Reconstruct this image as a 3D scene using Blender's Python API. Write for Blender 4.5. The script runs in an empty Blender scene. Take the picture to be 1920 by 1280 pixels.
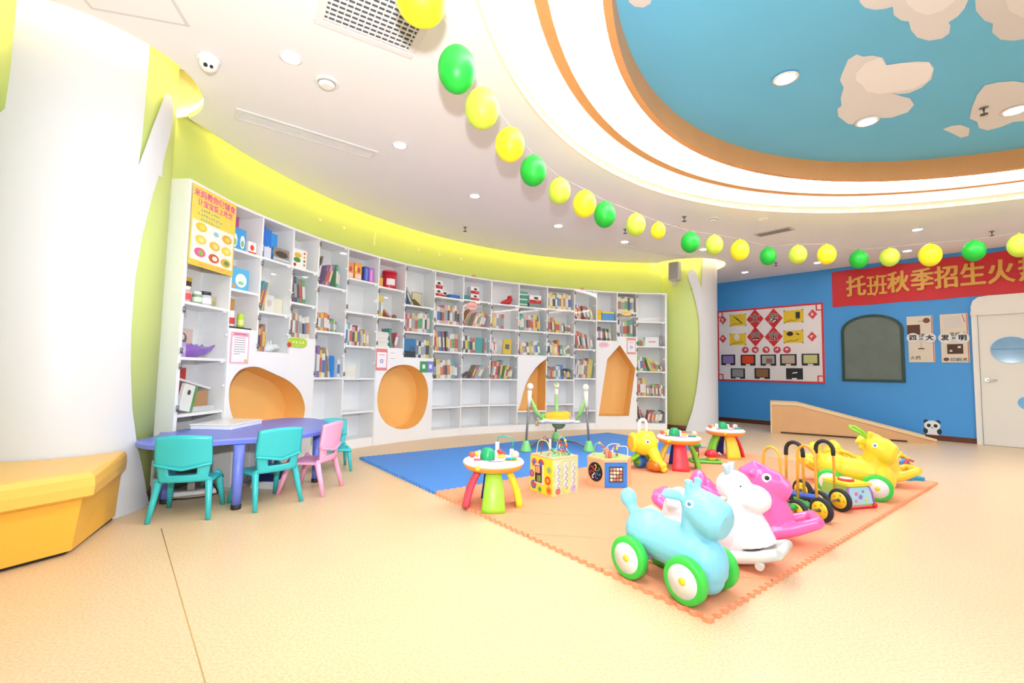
import bpy, bmesh, math, random
from mathutils import Vector, Matrix
V = Vector
PI = math.pi
random.seed(7)
scene = bpy.context.scene
COL = scene.collection

# ------------------------------------------------------------------ camera
F_PX = 853.33                      # 16 mm lens on a 36 mm frame, 1920 px wide
PITCH, ROLL, CAM_H = math.radians(3.83), math.radians(1.117), 1.0
_fw = V((0, math.cos(PITCH), math.sin(PITCH)))
_r0 = V((1, 0, 0)); _u0 = _r0.cross(_fw)
CR = _r0*math.cos(ROLL) + _u0*math.sin(ROLL)
CU = -_r0*math.sin(ROLL) + _u0*math.cos(ROLL)
cam_d = bpy.data.cameras.new('camera'); cam_d.lens = 16.0; cam_d.sensor_width = 36.0
cam_d.clip_start = 0.05; cam_d.clip_end = 100
cam = bpy.data.objects.new('camera', cam_d); COL.objects.link(cam)
cam.matrix_world = Matrix(((CR.x, CU.x, -_fw.x, 0), (CR.y, CU.y, -_fw.y, 0), (CR.z, CU.z, -_fw.z, CAM_H), (0, 0, 0, 1)))
scene.camera = cam

# ------------------------------------------------------------------ world, lamps, exposure
scene.view_settings.view_transform = 'Standard'
scene.view_settings.look = 'None'
scene.view_settings.gamma = 1.0
scene.view_settings.use_curve_mapping = False
scene.view_settings.exposure = 0.0
cy = scene.cycles; cy.max_bounces = 7; cy.diffuse_bounces = 4; cy.glossy_bounces = 3; cy.transmission_bounces = 4; cy.transparent_max_bounces = 10
world = bpy.data.worlds.new('world'); scene.world = world; world.use_nodes = True
world.node_tree.nodes['Background'].inputs[0].default_value = (0.88, 0.94, 1.0, 1)
world.node_tree.nodes['Background'].inputs[1].default_value = 0.68   # uniform ambient fill, added; enters where the shell is left unbuilt behind the camera

# the photographer's flash, just above the camera (it throws the balloon shadows on the ceiling)
fl_d = bpy.data.lights.new('camera_flash', 'SPOT'); fl_d.energy = 500; fl_d.color = (0.97, 0.98, 1.0)
fl_d.spot_size = math.radians(150); fl_d.spot_blend = 1.0; fl_d.shadow_soft_size = 0.05
fl = bpy.data.objects.new('camera_flash', fl_d); COL.objects.link(fl)
fl.location = (-0.02, 0.0, 1.40)
fl.rotation_euler = V((-0.12, 0.87, 0.40)).to_track_quat('-Z', 'Y').to_euler()

COVE_WHITE, COVE_RING, COVE_WARM, COVE_YELLOW, DOWNLIGHT = 21.0, 40.0, 22.0, 30.0, 90.0

# ------------------------------------------------------------------ helpers
def ray(x, y):
    return CR*((x-960)/F_PX) - CU*((y-640)/F_PX) + _fw
def at(x, y, z=0.0):                       # pixel -> point on the horizontal plane at height z
    d = ray(x, y); t = (z-CAM_H)/d.z
    return V((d.x*t, d.y*t, z))
def on_wall(x, y, A, n):                   # pixel -> point on a vertical plane through A with normal n
    d = ray(x, y); t = (A[0]*n[0]+A[1]*n[1])/(d.x*n[0]+d.y*n[1])
    return V((d.x*t, d.y*t, CAM_H+d.z*t))
def z_at(x, y, px, py):                    # height of pixel (x,y) above plan point (px,py)
    d = ray(x, y); t = math.hypot(px, py)/math.hypot(d.x, d.y)
    return CAM_H + d.z*t

def lin(h):
    h = h.lstrip('#'); o = []
    for i in (0, 2, 4):
        c = int(h[i:i+2], 16)/255
        o.append(c/12.92 if c <= 0.04045 else ((c+0.055)/1.055)**2.4)
    return (*o, 1)
MATS = {}
def mat(h, rough=0.45, metal=0.0, emit=0.0, noise=0.0, scale=30, bump=0.0, alpha=None, trans=0.0, spec=0.5, coat=0.0, sss=0.0):
    key = (h, rough, metal, emit, noise, scale, bump, alpha, trans, spec, coat, sss)
    if key in MATS: return MATS[key]
    m = bpy.data.materials.new('mat_'+h); m.use_nodes = True
    nt = m.node_tree; b = nt.nodes['Principled BSDF']; c = lin(h)
    b.inputs['Base Color'].default_value = c
    b.inputs['Roughness'].default_value = rough; b.inputs['Metallic'].default_value = metal
    b.inputs['Specular IOR Level'].default_value = spec
    if coat: b.inputs['Coat Weight'].default_value = coat; b.inputs['Coat Roughness'].default_value = 0.1
    if trans: b.inputs['Transmission Weight'].default_value = trans; b.inputs['IOR'].default_value = 1.45
    if alpha is not None: b.inputs['Alpha'].default_value = alpha
    if sss: b.inputs['Subsurface Weight'].default_value = sss; b.inputs['Subsurface Radius'].default_value = (0.02, 0.02, 0.02)
    if emit:
        b.inputs['Emission Color'].default_value = c; b.inputs['Emission Strength'].default_value = emit
    if noise or bump:
        tc = nt.nodes.new('ShaderNodeTexCoord'); n = nt.nodes.new('ShaderNodeTexNoise')
        n.inputs['Scale'].default_value = scale; n.inputs['Detail'].default_value = 5
        nt.links.new(tc.outputs['Object'], n.inputs['Vector'])
        if noise:
            mx = nt.nodes.new('ShaderNodeMix'); mx.data_type = 'RGBA'
            mx.inputs[6].default_value = tuple(v*(1-noise) for v in c[:3])+(1,)
            mx.inputs[7].default_value = tuple(min(1, v*(1+noise)) for v in c[:3])+(1,)
            nt.links.new(n.outputs['Fac'], mx.inputs[0]); nt.links.new(mx.outputs[2], b.inputs['Base Color'])
        if bump:
            bp = nt.nodes.new('ShaderNodeBump'); bp.inputs['Strength'].default_value = bump; bp.inputs['Distance'].default_value = 0.002
            nt.links.new(n.outputs['Fac'], bp.inputs['Height']); nt.links.new(bp.outputs[0], b.inputs['Normal'])
    MATS[key] = m
    return m
def glass_mat(tint='#fdfefe', clear=0.93):
    key = ('glass', tint, clear)
    if key in MATS: return MATS[key]
    m = bpy.data.materials.new('mat_clear_pane'); m.use_nodes = True; nt = m.node_tree; nt.nodes.clear()
    o = nt.nodes.new('ShaderNodeOutputMaterial'); mx = nt.nodes.new('ShaderNodeMixShader')
    t = nt.nodes.new('ShaderNodeBsdfTransparent'); g = nt.nodes.new('ShaderNodeBsdfGlossy'); fr = nt.nodes.new('ShaderNodeLayerWeight'); mu = nt.nodes.new('ShaderNodeMath'); mu.operation = 'MULTIPLY_ADD'; mu.inputs[1].default_value = .14; mu.inputs[2].default_value = .02
    t.inputs[0].default_value = lin(tint); g.inputs['Roughness'].default_value = 0.03; fr.inputs[0].default_value = .12
    nt.links.new(fr.outputs['Facing'], mu.inputs[0]); nt.links.new(mu.outputs[0], mx.inputs[0]); nt.links.new(t.outputs[0], mx.inputs[1]); nt.links.new(g.outputs[0], mx.inputs[2])
    nt.links.new(mx.outputs[0], o.inputs[0]); MATS[key] = m
    return m

class MB:
    """collects shapes, then links them as one mesh object"""
    def __init__(s): s.v = []; s.f = []; s.sm = []; s.mi = []; s.mats = []; s.cur = 0; s.T = None
    def use(s, m):
        if m not in s.mats: s.mats.append(m)
        s.cur = s.mats.index(m); return s
    def add(s, vs, fs, smooth=False):
        o = len(s.v)
        for p in vs:
            p = V(p); s.v.append(tuple(s.T @ p) if s.T else tuple(p))
        for f in fs:
            s.f.append([i+o for i in f]); s.sm.append(smooth); s.mi.append(s.cur)
        return s
    def box(s, c, sz, rz=0, bevel=0.0, R=None):
        hx, hy, hz = sz[0]/2, sz[1]/2, sz[2]/2
        R = R or Matrix.Rotation(rz, 3, 'Z'); c = V(c)
        if bevel <= 0:
            vs = [V((sx*hx, sy*hy, sz_*hz)) for sz_ in (-1, 1) for sy in (-1, 1) for sx in (-1, 1)]
            fs = [(0, 2, 3, 1), (4, 5, 7, 6), (0, 1, 5, 4), (2, 6, 7, 3), (0, 4, 6, 2), (1, 3, 7, 5)]
            return s.add([c+R@v for v in vs], fs)
        b = min(bevel, hx*.95, hy*.95, hz*.95); vs = []; idx = {}
        for sx in (-1, 1):
            for sy in (-1, 1):
                for z in (-1, 1):
                    for a in range(3):
                        p = [sx*(hx-b), sy*(hy-b), z*(hz-b)]; h = (hx, hy, hz)[a]; p[a] = (sx, sy, z)[a]*h
                        idx[(sx, sy, z, a)] = len(vs); vs.append(V(p))
        fs = []
        for a in range(3):
            o1, o2 = [k for k in range(3) if k != a]
            for sg in (-1, 1):
                q = []
                for (p1, p2) in ((-1, -1), (1, -1), (1, 1), (-1, 1)):
                    k = [0, 0, 0]; k[a] = sg; k[o1] = p1; k[o2] = p2; q.append(idx[(*k, a)])
                fs.append(q)
        for a in range(3):
            o1, o2 = [k for k in range(3) if k != a]
            for p1 in (-1, 1):
                for p2 in (-1, 1):
                    q = []
                    for sg, ax in ((-1, o1), (1, o1), (1, o2), (-1, o2)):
                        k = [0, 0, 0]; k[a] = sg; k[o1] = p1; k[o2] = p2; q.append(idx[(*k, ax)])
                    fs.append(q)
        for sx in (-1, 1):
            for sy in (-1, 1):
                for z in (-1, 1): fs.append([idx[(sx, sy, z, a)] for a in range(3)])
        return s.add([c+R@v for v in vs], fs)
    def tube(s, path, r, n=10, closed=False, caps=True, smooth=True, flat=1.0, up=None):
        path = [V(p) for p in path]; m = len(path); rs = r if isinstance(r, (list, tuple)) else [r]*m
        vs = []; prev = up and V(up)
        for i, p in enumerate(path):
            if closed: t = path[(i+1) % m]-path[i-1]
            else: t = path[min(i+1, m-1)]-path[max(i-1, 0)]
            t = t.normalized() if t.length > 1e-9 else V((0, 0, 1))
            if prev is None: prev = V((0, 0, 1)) if abs(t.z) < .9 else V((1, 0, 0))
            a = prev - t*prev.dot(t)
            if a.length < 1e-6: a = t.orthogonal()
            a.normalize(); b = t.cross(a); prev = a
            for k in range(n):
                an = 2*PI*k/n; vs.append(p + (a*math.cos(an)*flat + b*math.sin(an))*rs[i])
        fs = []
        for i in range(m if closed else m-1):
            j = (i+1) % m
            for k in range(n): fs.append((i*n+k, i*n+(k+1) % n, j*n+(k+1) % n, j*n+k))
        s.add(vs, fs, smooth)
        if caps and not closed:
            o = len(s.v)-len(vs)
            s.f.append([o+k for k in range(n)][::-1]); s.sm.append(False); s.mi.append(s.cur)
            s.f.append([o+(m-1)*n+k for k in range(n)]); s.sm.append(False); s.mi.append(s.cur)
        return s
    def cyl(s, a, b, r, r2=None, n=16, smooth=True): return s.tube([a, b], [r, r if r2 is None else r2], n, smooth=smooth)
    def lathe(s, prof, n=24, M=None, smooth=True, sx=1.0, sy=1.0, capb=True, capt=True):
        vs = []; m = len(prof)
        for (r, z) in prof:
            for k in range(n):
                p = V((r*math.cos(2*PI*k/n)*sx, r*math.sin(2*PI*k/n)*sy, z)); vs.append(M @ p if M else p)
        fs = [(i*n+k, i*n+(k+1) % n, (i+1)*n+(k+1) % n, (i+1)*n+k) for i in range(m-1) for k in range(n)]
        o = len(s.v); s.add(vs, fs, smooth)
        if capb and prof[0][0] > 1e-6: s.f.append([o+k for k in range(n)][::-1]); s.sm.append(False); s.mi.append(s.cur)
        if capt and prof[-1][0] > 1e-6: s.f.append([o+(m-1)*n+k for k in range(n)]); s.sm.append(False); s.mi.append(s.cur)
        return s
    def sph(s, c, r, nu=16, nv=10, R=None):
        r = r if isinstance(r, (list, tuple)) else (r, r, r); c = V(c); vs = [V((0, 0, -r[2]))]
        for i in range(1, nv):
            th = -PI/2+PI*i/nv
            for k in range(nu):
                an = 2*PI*k/nu; vs.append(V((r[0]*math.cos(th)*math.cos(an), r[1]*math.cos(th)*math.sin(an), r[2]*math.sin(th))))
        vs.append(V((0, 0, r[2]))); fs = []
        for k in range(nu):
            fs.append((0, 1+(k+1) % nu, 1+k)); fs.append((len(vs)-1, 1+(nv-2)*nu+k, 1+(nv-2)*nu+(k+1) % nu))
        for i in range(nv-2):
            for k in range(nu): fs.append((1+i*nu+k, 1+i*nu+(k+1) % nu, 1+(i+1)*nu+(k+1) % nu, 1+(i+1)*nu+k))
        if R: vs = [R @ v for v in vs]
        return s.add([c+v for v in vs], fs, True)
    def prism(s, poly, z0, z1, M=None, smooth=False):
        n = len(poly); vs = [V((x, y, z0)) for x, y in poly]+[V((x, y, z1)) for x, y in poly]
        if M: vs = [M @ v for v in vs]
        return s.add(vs, [tuple(range(n))[::-1], tuple(range(n, 2*n))]+[(i, (i+1) % n, n+(i+1) % n, n+i) for i in range(n)], smooth)
    def mesh(s, name):
        me = bpy.data.meshes.new(name); me.from_pydata(s.v, [], s.f)
        for m in s.mats: me.materials.append(m)
        me.polygons.foreach_set('use_smooth', s.sm)
        if len(s.mats) > 1: me.polygons.foreach_set('material_index', s.mi)
        me.update(); return me
    def build(s, name, m=None, parent=None):
        if m is not None and not s.mats: s.mats = [m]
        return link(name, s.mesh(name), parent)
def link(name, data, parent=None):
    o = bpy.data.objects.new(name, data); COL.objects.link(o)
    if parent: o.parent = parent
    return o
def tag(o, label, cat, group=None):
    o['label'] = label; o['category'] = cat
    if group: o['group'] = group
    return o
def thing(name, label, cat, loc=(0, 0, 0), rz=0.0, group=None, scale=1.0):
    o = link(name, None); o.location = loc; o.rotation_euler = (0, 0, rz); o.scale = (scale,)*3; o.empty_display_size = 0.05
    return tag(o, label, cat, group)
def struct(o): o['kind'] = 'structure'; return o
def copy_tree(o, parent=None):
    c = o.copy(); COL.objects.link(c); c.parent = parent
    for ch in [x for x in o.children]: copy_tree(ch, c)
    return c
def bx(name, m, parent, c, sz, rz=0, bevel=0.0): return MB().box(c, sz, rz, bevel).build(name, m, parent)
def blob(name, m, parent, fill, voxel=0.008, it=6):
    """fill(mb) adds overlapping spheres and tubes; they are fused into one smooth skin"""
    mb = MB(); fill(mb); tmp = mb.build('tmp_'+name, m)
    r = tmp.modifiers.new('r', 'REMESH'); r.mode = 'VOXEL'; r.voxel_size = voxel
    if it: sm = tmp.modifiers.new('s', 'SMOOTH'); sm.factor = 0.6; sm.iterations = it
    dg = bpy.context.evaluated_depsgraph_get(); dg.update()
    me = bpy.data.meshes.new_from_object(tmp.evaluated_get(dg)); me.name = name
    me.polygons.foreach_set('use_smooth', [True]*len(me.polygons))
    if not me.materials: me.materials.append(m)
    old = tmp.data; bpy.data.objects.remove(tmp); bpy.data.meshes.remove(old)
    return link(name, me, parent)
def fill2d(polys, extrude=0.0):
    """flat mesh of closed 2-D outlines (later outlines inside earlier ones are holes)"""
    cu = bpy.data.curves.new('c', 'CURVE'); cu.dimensions = '2D'; cu.fill_mode = 'BOTH'; cu.extrude = extrude
    for p in polys:
        sp = cu.splines.new('POLY'); sp.points.add(len(p)-1); sp.use_cyclic_u = True
        for i, q in enumerate(p): sp.points[i].co = (q[0], q[1], 0, 1)
    o = bpy.data.objects.new('c', cu); COL.objects.link(o)
    dg = bpy.context.evaluated_depsgraph_get(); dg.update()
    me = bpy.data.meshes.new_from_object(o.evaluated_get(dg)); bpy.data.objects.remove(o); bpy.data.curves.remove(cu)
    return me
def text_mesh(txt, size, m, extrude=0.0008, bold=0.0, align='CENTER', sx=1.0):
    cu = bpy.data.curves.new('t', 'FONT'); cu.body = txt; cu.size = size; cu.extrude = extrude; cu.offset = bold
    cu.align_x = align; cu.align_y = 'CENTER'; cu.resolution_u = 3
    o = bpy.data.objects.new('t', cu); COL.objects.link(o)
    dg = bpy.context.evaluated_depsgraph_get(); dg.update()
    me = bpy.data.meshes.new_from_object(o.evaluated_get(dg)); bpy.data.objects.remove(o); bpy.data.curves.remove(cu)
    me.materials.clear(); me.materials.append(m)
    if sx != 1.0:
        for v in me.vertices: v.co.x *= sx
    return me
def scribble(n, size, m, seed=1, sx=1.0):   # print too small to read in the photograph: n blurred marks
    rnd = random.Random(seed); mb = MB(); mb.use(m)
    for k in range(n):
        x = (k-(n-1)/2)*size*sx
        for q in range(3): mb.box((x+rnd.uniform(-.18, .18)*size*sx, rnd.uniform(-.26, .26)*size, .0002+.0003*q), (rnd.uniform(.3, .62)*size*sx, rnd.uniform(.12, .22)*size, .0006), rz=rnd.choice((0, 0, PI/2, .5)))
    return mb.mesh('print')
def frame_M(o, xdir, ydir):                # matrix with x along xdir, y along ydir
    x = V(xdir).normalized(); y = V(ydir); y = (y-x*y.dot(x)).normalized(); z = x.cross(y)
    return Matrix(((x.x, y.x, z.x, o[0]), (x.y, y.y, z.y, o[1]), (x.z, y.z, z.z, o[2]), (0, 0, 0, 1)))
def put(o, M): o.matrix_local = M; return o
def arc(cx, cy, r, a0, a1, n): return [(cx+r*math.cos(a0+(a1-a0)*i/n), cy+r*math.sin(a0+(a1-a0)*i/n)) for i in range(n+1)]
ORD = ['first', 'second', 'third', 'fourth', 'fifth', 'sixth', 'seventh', 'eighth', 'ninth', 'tenth', 'eleventh', 'twelfth', 'thirteenth', 'fourteenth', 'fifteenth', 'sixteenth', 'seventeenth', 'eighteenth']
# ------------------------------------------------------------------ the room
ZC = 3.12                                   # ceiling
BC, R_EDGE, R_WALL = V((2.413, 3.322)), 5.23, 5.43      # centre of the curved bookcase wall
DC = V((3.76, 1.67))                        # centre of the painted dome recess
PL, PR, R_PIL, R_REC = V((-3.10, 3.14)), V((3.39, 8.81)), 0.53, 0.70
WA = V((7.442, 7.34)); WD = V((0.67392, -0.73881)); WN = V((-0.73881, -0.67392))   # blue wall: origin, rightwards, into the room
WM = frame_M((WA.x, WA.y, 0), (WD.x, WD.y, 0), (0, 0, 1))                          # local x right, y up, z out of the wall
def uz(x, y):
    p = on_wall(x, y, WA, WN); return ((p.x-WA.x)*WD.x+(p.y-WA.y)*WD.y, p.z)
def wall_pt(u, off=0.0): return WA + WD*u + WN*off

# floor: speckled sheet vinyl with a welded seam
def floor_mat():
    m = bpy.data.materials.new('mat_speckled_vinyl'); m.use_nodes = True; nt = m.node_tree; b = nt.nodes['Principled BSDF']
    tc = nt.nodes.new('ShaderNodeTexCoord'); n1 = nt.nodes.new('ShaderNodeTexNoise'); n2 = nt.nodes.new('ShaderNodeTexNoise')
    n1.inputs['Scale'].default_value = 95; n1.inputs['Detail'].default_value = 4; n2.inputs['Scale'].default_value = 2.2
    cr = nt.nodes.new('ShaderNodeValToRGB'); cr.color_ramp.elements[0].position = .3; cr.color_ramp.elements[0].color = lin('#d3b48a')
    cr.color_ramp.elements[1].position = .62; cr.color_ramp.elements[1].color = lin('#e7cca4')
    mx = nt.nodes.new('ShaderNodeMix'); mx.data_type = 'RGBA'; mx.blend_type = 'MULTIPLY'; mx.inputs[0].default_value = 1
    c2 = nt.nodes.new('ShaderNodeValToRGB'); c2.color_ramp.elements[0].color = (.93, .92, .9, 1); c2.color_ramp.elements[1].color = (1, 1, 1, 1)
    for n in (n1, n2): nt.links.new(tc.outputs['Object'], n.inputs['Vector'])
    nt.links.new(n1.outputs[0], cr.inputs[0]); nt.links.new(n2.outputs[0], c2.inputs[0])
    nt.links.new(cr.outputs[0], mx.inputs[6]); nt.links.new(c2.outputs[0], mx.inputs[7]); nt.links.new(mx.outputs[2], b.inputs['Base Color'])
    b.inputs['Roughness'].default_value = .3; b.inputs['Specular IOR Level'].default_value = .35
    return m
floor = struct(MB().box((3.1, 4.4, -.05), (14.6, 15.2, .1)).build('floor', floor_mat()))
s0, s1 = at(302, 990), at(388, 1290)
MB().tube([(s0.x, s0.y, .0002), (s1.x, s1.y, .0002)], .0028, 6, flat=.12, up=(0, 0, 1)).build('seam', mat('#b8975f', .6), floor)

M_GREEN = mat('#c6da86', .55, noise=.03, scale=2); M_CEIL = mat('#f3f3f8', .8); M_BASE = mat('#5a2a14', .4)
M_WHITE = mat('#d3d7dc', .4, spec=.35)

# curved green wall behind the bookcase
mb = MB(); a0, a1, N = math.radians(180), math.radians(84), 64
ring = arc(BC.x, BC.y, R_WALL, a0, a1, N); ring2 = arc(BC.x, BC.y, R_WALL+.12, a0, a1, N)
mb.prism([*ring, *ring2[::-1]], 0, 3.6); wall_back = struct(mb.build('wall_back', M_GREEN))
# yellow glow strip hidden above the ceiling edge
mb = MB().tube([(x, y, 3.225) for x, y in arc(BC.x, BC.y, R_EDGE+.045, math.radians(170), math.radians(86), 60)], .010, 6)
tag(mb.build('cove_light_strip', mat('#ffd84e', emit=COVE_YELLOW)), 'warm light strip hidden along ceiling edge above the bookcase', 'light strip')

# ceiling sheet with the dome opening
rr = lambda c, r, d0, d1, n: arc(c.x, c.y, r, math.radians(d0), math.radians(d1), n)
outer = [(-4.0, -2.8), (10.2, -2.8), (10.2, 4.3), (9.6, 5.0), (4.2, 10.92), (3.4, 11.8), (3.0, 11.8), (3.0, 9.6)]
outer += rr(PR, R_REC, 75, -165, 40)
outer += [p for p in rr(BC, R_EDGE, 86.5, 172.9, 60)]
outer += rr(PL, R_REC, 66, -140, 40) + [(-4.0, 2.5)]
me = fill2d([outer, rr(DC, 4.07, 0, 360-2, 179)], .025); me.transform(Matrix.Translation((0, 0, ZC+.025))); me.materials.append(M_CEIL)
ceiling = struct(link('ceiling', me))
slab = MB().box((3.1, 4.5, 3.66), (14.6, 15.4, .1)).build('slab_above', M_CEIL, ceiling)

# rings of the dome recess
def annulus(mb, c, r0, r1, z0, z1, n=128):
    vs = []; fs = []
    for k in range(n):
        a = 2*PI*k/n; cx, sx = math.cos(a), math.sin(a)
        vs += [(c.x+r0*cx, c.y+r0*sx, z0), (c.x+r1*cx, c.y+r1*sx, z0), (c.x+r1*cx, c.y+r1*sx, z1), (c.x+r0*cx, c.y+r0*sx, z1)]
        j = (k+1) % n
        for q in range(4): fs.append((k*4+q, k*4+(q+1) % 4, j*4+(q+1) % 4, j*4+q))
    return mb.add(vs, fs, False)
cream, orange = mat('#f6ead6', .6), mat('#dfa065', .45, noise=.06, scale=3)
annulus(MB(), DC, 4.07, 4.09, ZC-.002, ZC+.085).build('recess_lip', cream, ceiling)
annulus(MB(), DC, 3.72, 4.5, 3.30, 3.34).build('upper_tier', M_CEIL, ceiling)
annulus(MB(), DC, 4.46, 4.5, 3.16, 3.31).build('tier_side', M_CEIL, ceiling)
annulus(MB(), DC, 3.70, 3.78, 3.225, 3.30).build('inner_rim', orange, ceiling)
annulus(MB(), DC, 3.33, 3.385, 3.235, 3.45).build('dome_fascia', orange, ceiling)
disc = MB().lathe([(3.36, 3.445), (3.36, 3.46)], 128, Matrix.Translation((DC.x, DC.y, 0)), smooth=False)
dome = disc.build('painted_sky', mat('#68bfea', .6, noise=.08, scale=1.3), ceiling)
tag(annulus(MB(), DC, 3.388, 3.697, 3.262, 3.275).build('ring_light', mat('#f7f8ff', emit=COVE_WHITE)), 'white glowing ring light around the blue painted ceiling', 'ceiling light')
tag(MB().tube([(DC.x+4.16*math.cos(k*PI/60), DC.y+4.16*math.sin(k*PI/60), 3.185) for k in range(120)], .014, 6, closed=True).build('cove_light_ring', mat('#fff4e2', emit=COVE_RING)),
    'warm light strip hidden behind the cream rim of ceiling recess', 'light strip')
# painted clouds
def cloud(parts):
    root = None
    for i, (pix, h) in enumerate(parts):
        pts = [at(x, y, 3.444-.002*(i+1)) for x, y in pix]
        me = fill2d([[(p.x, p.y) for p in pts]], .0009); me.transform(Matrix.Translation((0, 0, 3.4435-.002*(i+1)))); me.materials.append(mat(h, .65))
        o = link('painted_cloud' if i == 0 else 'cloud_lobe', me, ceiling if root is None else root)
        root = root or o
def lobes(cs, n=14):                        # outline of a union of ellipses, by angular maximum about the mean centre
    mx = sum(c[0] for c in cs)/len(cs); my = sum(c[1] for c in cs)/len(cs); out = []
    for k in range(72):
        a = 2*PI*k/72; dx, dy = math.cos(a), math.sin(a); best = 8
        for (cx, cy, rx, ry) in cs:
            for q in range(40):
                t = q*6.0; X, Y = mx+dx*t, my+dy*t
                if ((X-cx)/rx)**2+((Y-cy)/ry)**2 <= 1: best = max(best, t)
        out.append((mx+dx*best, my+dy*best))
    return out
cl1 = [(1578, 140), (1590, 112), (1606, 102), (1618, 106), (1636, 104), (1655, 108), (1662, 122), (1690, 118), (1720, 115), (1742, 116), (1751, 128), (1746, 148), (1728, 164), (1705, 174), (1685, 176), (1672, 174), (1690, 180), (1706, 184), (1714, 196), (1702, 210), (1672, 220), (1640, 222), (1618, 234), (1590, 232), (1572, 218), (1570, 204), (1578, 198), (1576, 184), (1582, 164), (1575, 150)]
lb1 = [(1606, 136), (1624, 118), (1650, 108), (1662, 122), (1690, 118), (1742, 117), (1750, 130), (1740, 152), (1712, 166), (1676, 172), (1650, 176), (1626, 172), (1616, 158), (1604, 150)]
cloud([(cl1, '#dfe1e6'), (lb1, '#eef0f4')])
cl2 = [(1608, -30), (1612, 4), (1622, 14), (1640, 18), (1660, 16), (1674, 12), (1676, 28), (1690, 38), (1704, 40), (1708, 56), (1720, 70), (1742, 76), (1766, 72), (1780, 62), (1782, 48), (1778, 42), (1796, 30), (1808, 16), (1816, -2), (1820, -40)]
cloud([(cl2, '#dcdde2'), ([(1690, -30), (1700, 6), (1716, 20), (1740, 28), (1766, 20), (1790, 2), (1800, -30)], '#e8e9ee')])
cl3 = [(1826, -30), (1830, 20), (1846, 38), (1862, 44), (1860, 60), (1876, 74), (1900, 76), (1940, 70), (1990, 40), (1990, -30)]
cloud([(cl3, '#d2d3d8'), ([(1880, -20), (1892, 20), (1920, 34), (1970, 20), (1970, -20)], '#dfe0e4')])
cl4 = [(1818, 222), (1822, 202), (1832, 178), (1846, 160), (1872, 154), (1902, 152), (1940, 158), (1975, 180), (1970, 220), (1930, 226), (1900, 228), (1876, 238), (1852, 244), (1836, 240), (1832, 228)]
cloud([(cl4, '#dcdcdf')])
cloud([([(1768, 242), (1784, 236), (1800, 234), (1818, 240), (1816, 254), (1802, 258), (1786, 250)], '#dddde0')])
cloud([([(1176, -14), (1180, 4), (1190, 12), (1206, 14), (1220, 6), (1224, -14)], '#d8d6d6')])

# blue wall with brown baseboard
MB().prism([(-5.2, 0), (3.2, 0), (3.2, 3.25), (-5.2, 3.25)], -.12, 0, WM).build('wall_right', mat('#3f95dd', .5, noise=.04, scale=2)).__setitem__('kind', 'structure')
MB().prism([(-5.2, 0), (.005, 0), (.005, .085), (-5.2, .085)], 0, .012, WM).build('baseboard_right', M_BASE).__setitem__('kind', 'structure')
pb = wall_pt(-5.2)
MB().box((3.0, 10.6, 1.62), (.1, 3.2, 3.24)).build('wall_passage', mat('#3f95dd', .5)).__setitem__('kind', 'structure')
MB().box((-3.85, .0, 1.6), (.1, 5.6, 3.2)).build('wall_left', M_GREEN).__setitem__('kind', 'structure')

# round pillars painted green with a white tree trunk
def cyl_hit(x, y, c):
    d = ray(x, y); A = d.x**2+d.y**2; B = -2*(d.x*c.x+d.y*c.y); Cq = c.x**2+c.y**2-R_PIL**2; D = max(B*B-4*A*Cq, 0)
    t = (-B-math.sqrt(D))/(2*A); return math.atan2(d.y*t-c.y, d.x*t-c.x), CAM_H+d.z*t
def pillar(name, c, strips, z_glow):
    o = struct(MB().lathe([(R_PIL, 0), (R_PIL, 3.6)], 72, Matrix.Translation((c.x, c.y, 0))).build(name, M_GREEN))
    MB().lathe([(R_PIL+.008, 0), (R_PIL+.008, .085)], 72, Matrix.Translation((c.x, c.y, 0))).build('skirting', M_BASE, o)
    mb = MB()
    for (L, R, z0, z1, n) in strips:
        rows = []
        for i in range(n+1):
            z = z0+(z1-z0)*i/n; tl, tr = L(z), R(z)
            rows.append([(c.x+(R_PIL+.02)*math.cos(tl+(tr-tl)*k/16), c.y+(R_PIL+.02)*math.sin(tl+(tr-tl)*k/16), z) for k in range(17)])
        vs = [p for r_ in rows for p in r_]
        mb.add(vs, [(i*17+k, i*17+k+1, (i+1)*17+k+1, (i+1)*17+k) for i in range(n) for k in range(16)], True)
    mb.build('painted_trunk', M_WHITE, o)
    annulus(MB(), c, R_REC+.03, R_REC+.045, ZC+.051, 3.6, 64).build('recess_side', mat('#f3e9c8', .7), o)
    tag(MB().tube([(c.x+(R_REC+.015)*math.cos(k*PI/24), c.y+(R_REC+.015)*math.sin(k*PI/24), 3.21) for k in range(48)], .012, 6, closed=True).build('pillar_light_ring', mat('#ffe2a8', emit=COVE_WARM)),
        z_glow, 'light strip', 'light rings above the pillars')
    return o
def poly_fn(pts):                           # list of (theta, z) -> theta(z)
    pts = sorted(pts, key=lambda p: p[1])
    def f(z):
        if z <= pts[0][1]: return pts[0][0]
        for (a, za), (b, zb) in zip(pts, pts[1:]):
            if z <= zb: return a+(b-a)*(z-za)/max(zb-za, 1e-6)
        return pts[-1][0]
    return f
H = lambda L, c: [cyl_hit(x, y, c) for x, y in L]
bodyR = H([(273, 942), (268.8, 925), (251.6, 836), (243, 769), (240, 689), (241.4, 619), (248.5, 525), (262.5, 440), (269, 416), (281, 365), (300, 305)], PL)
brL = H([(255.7, 310), (282, 236), (303, 180), (308, 173)], PL); brR = H([(300, 305), (306, 280), (314, 250), (319, 215), (319, 190), (312, 173)], PL)
mainR = H([(255.7, 310), (262, 262), (270.5, 164), (275, 113), (277, 60), (279, 0), (280, -60)], PL); mainL = H([(8, 259), (14.8, 210), (24.6, 141), (36, 18), (42, -60)], PL)
zn, zl = brL[0][1], mainL[0][1]
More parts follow.
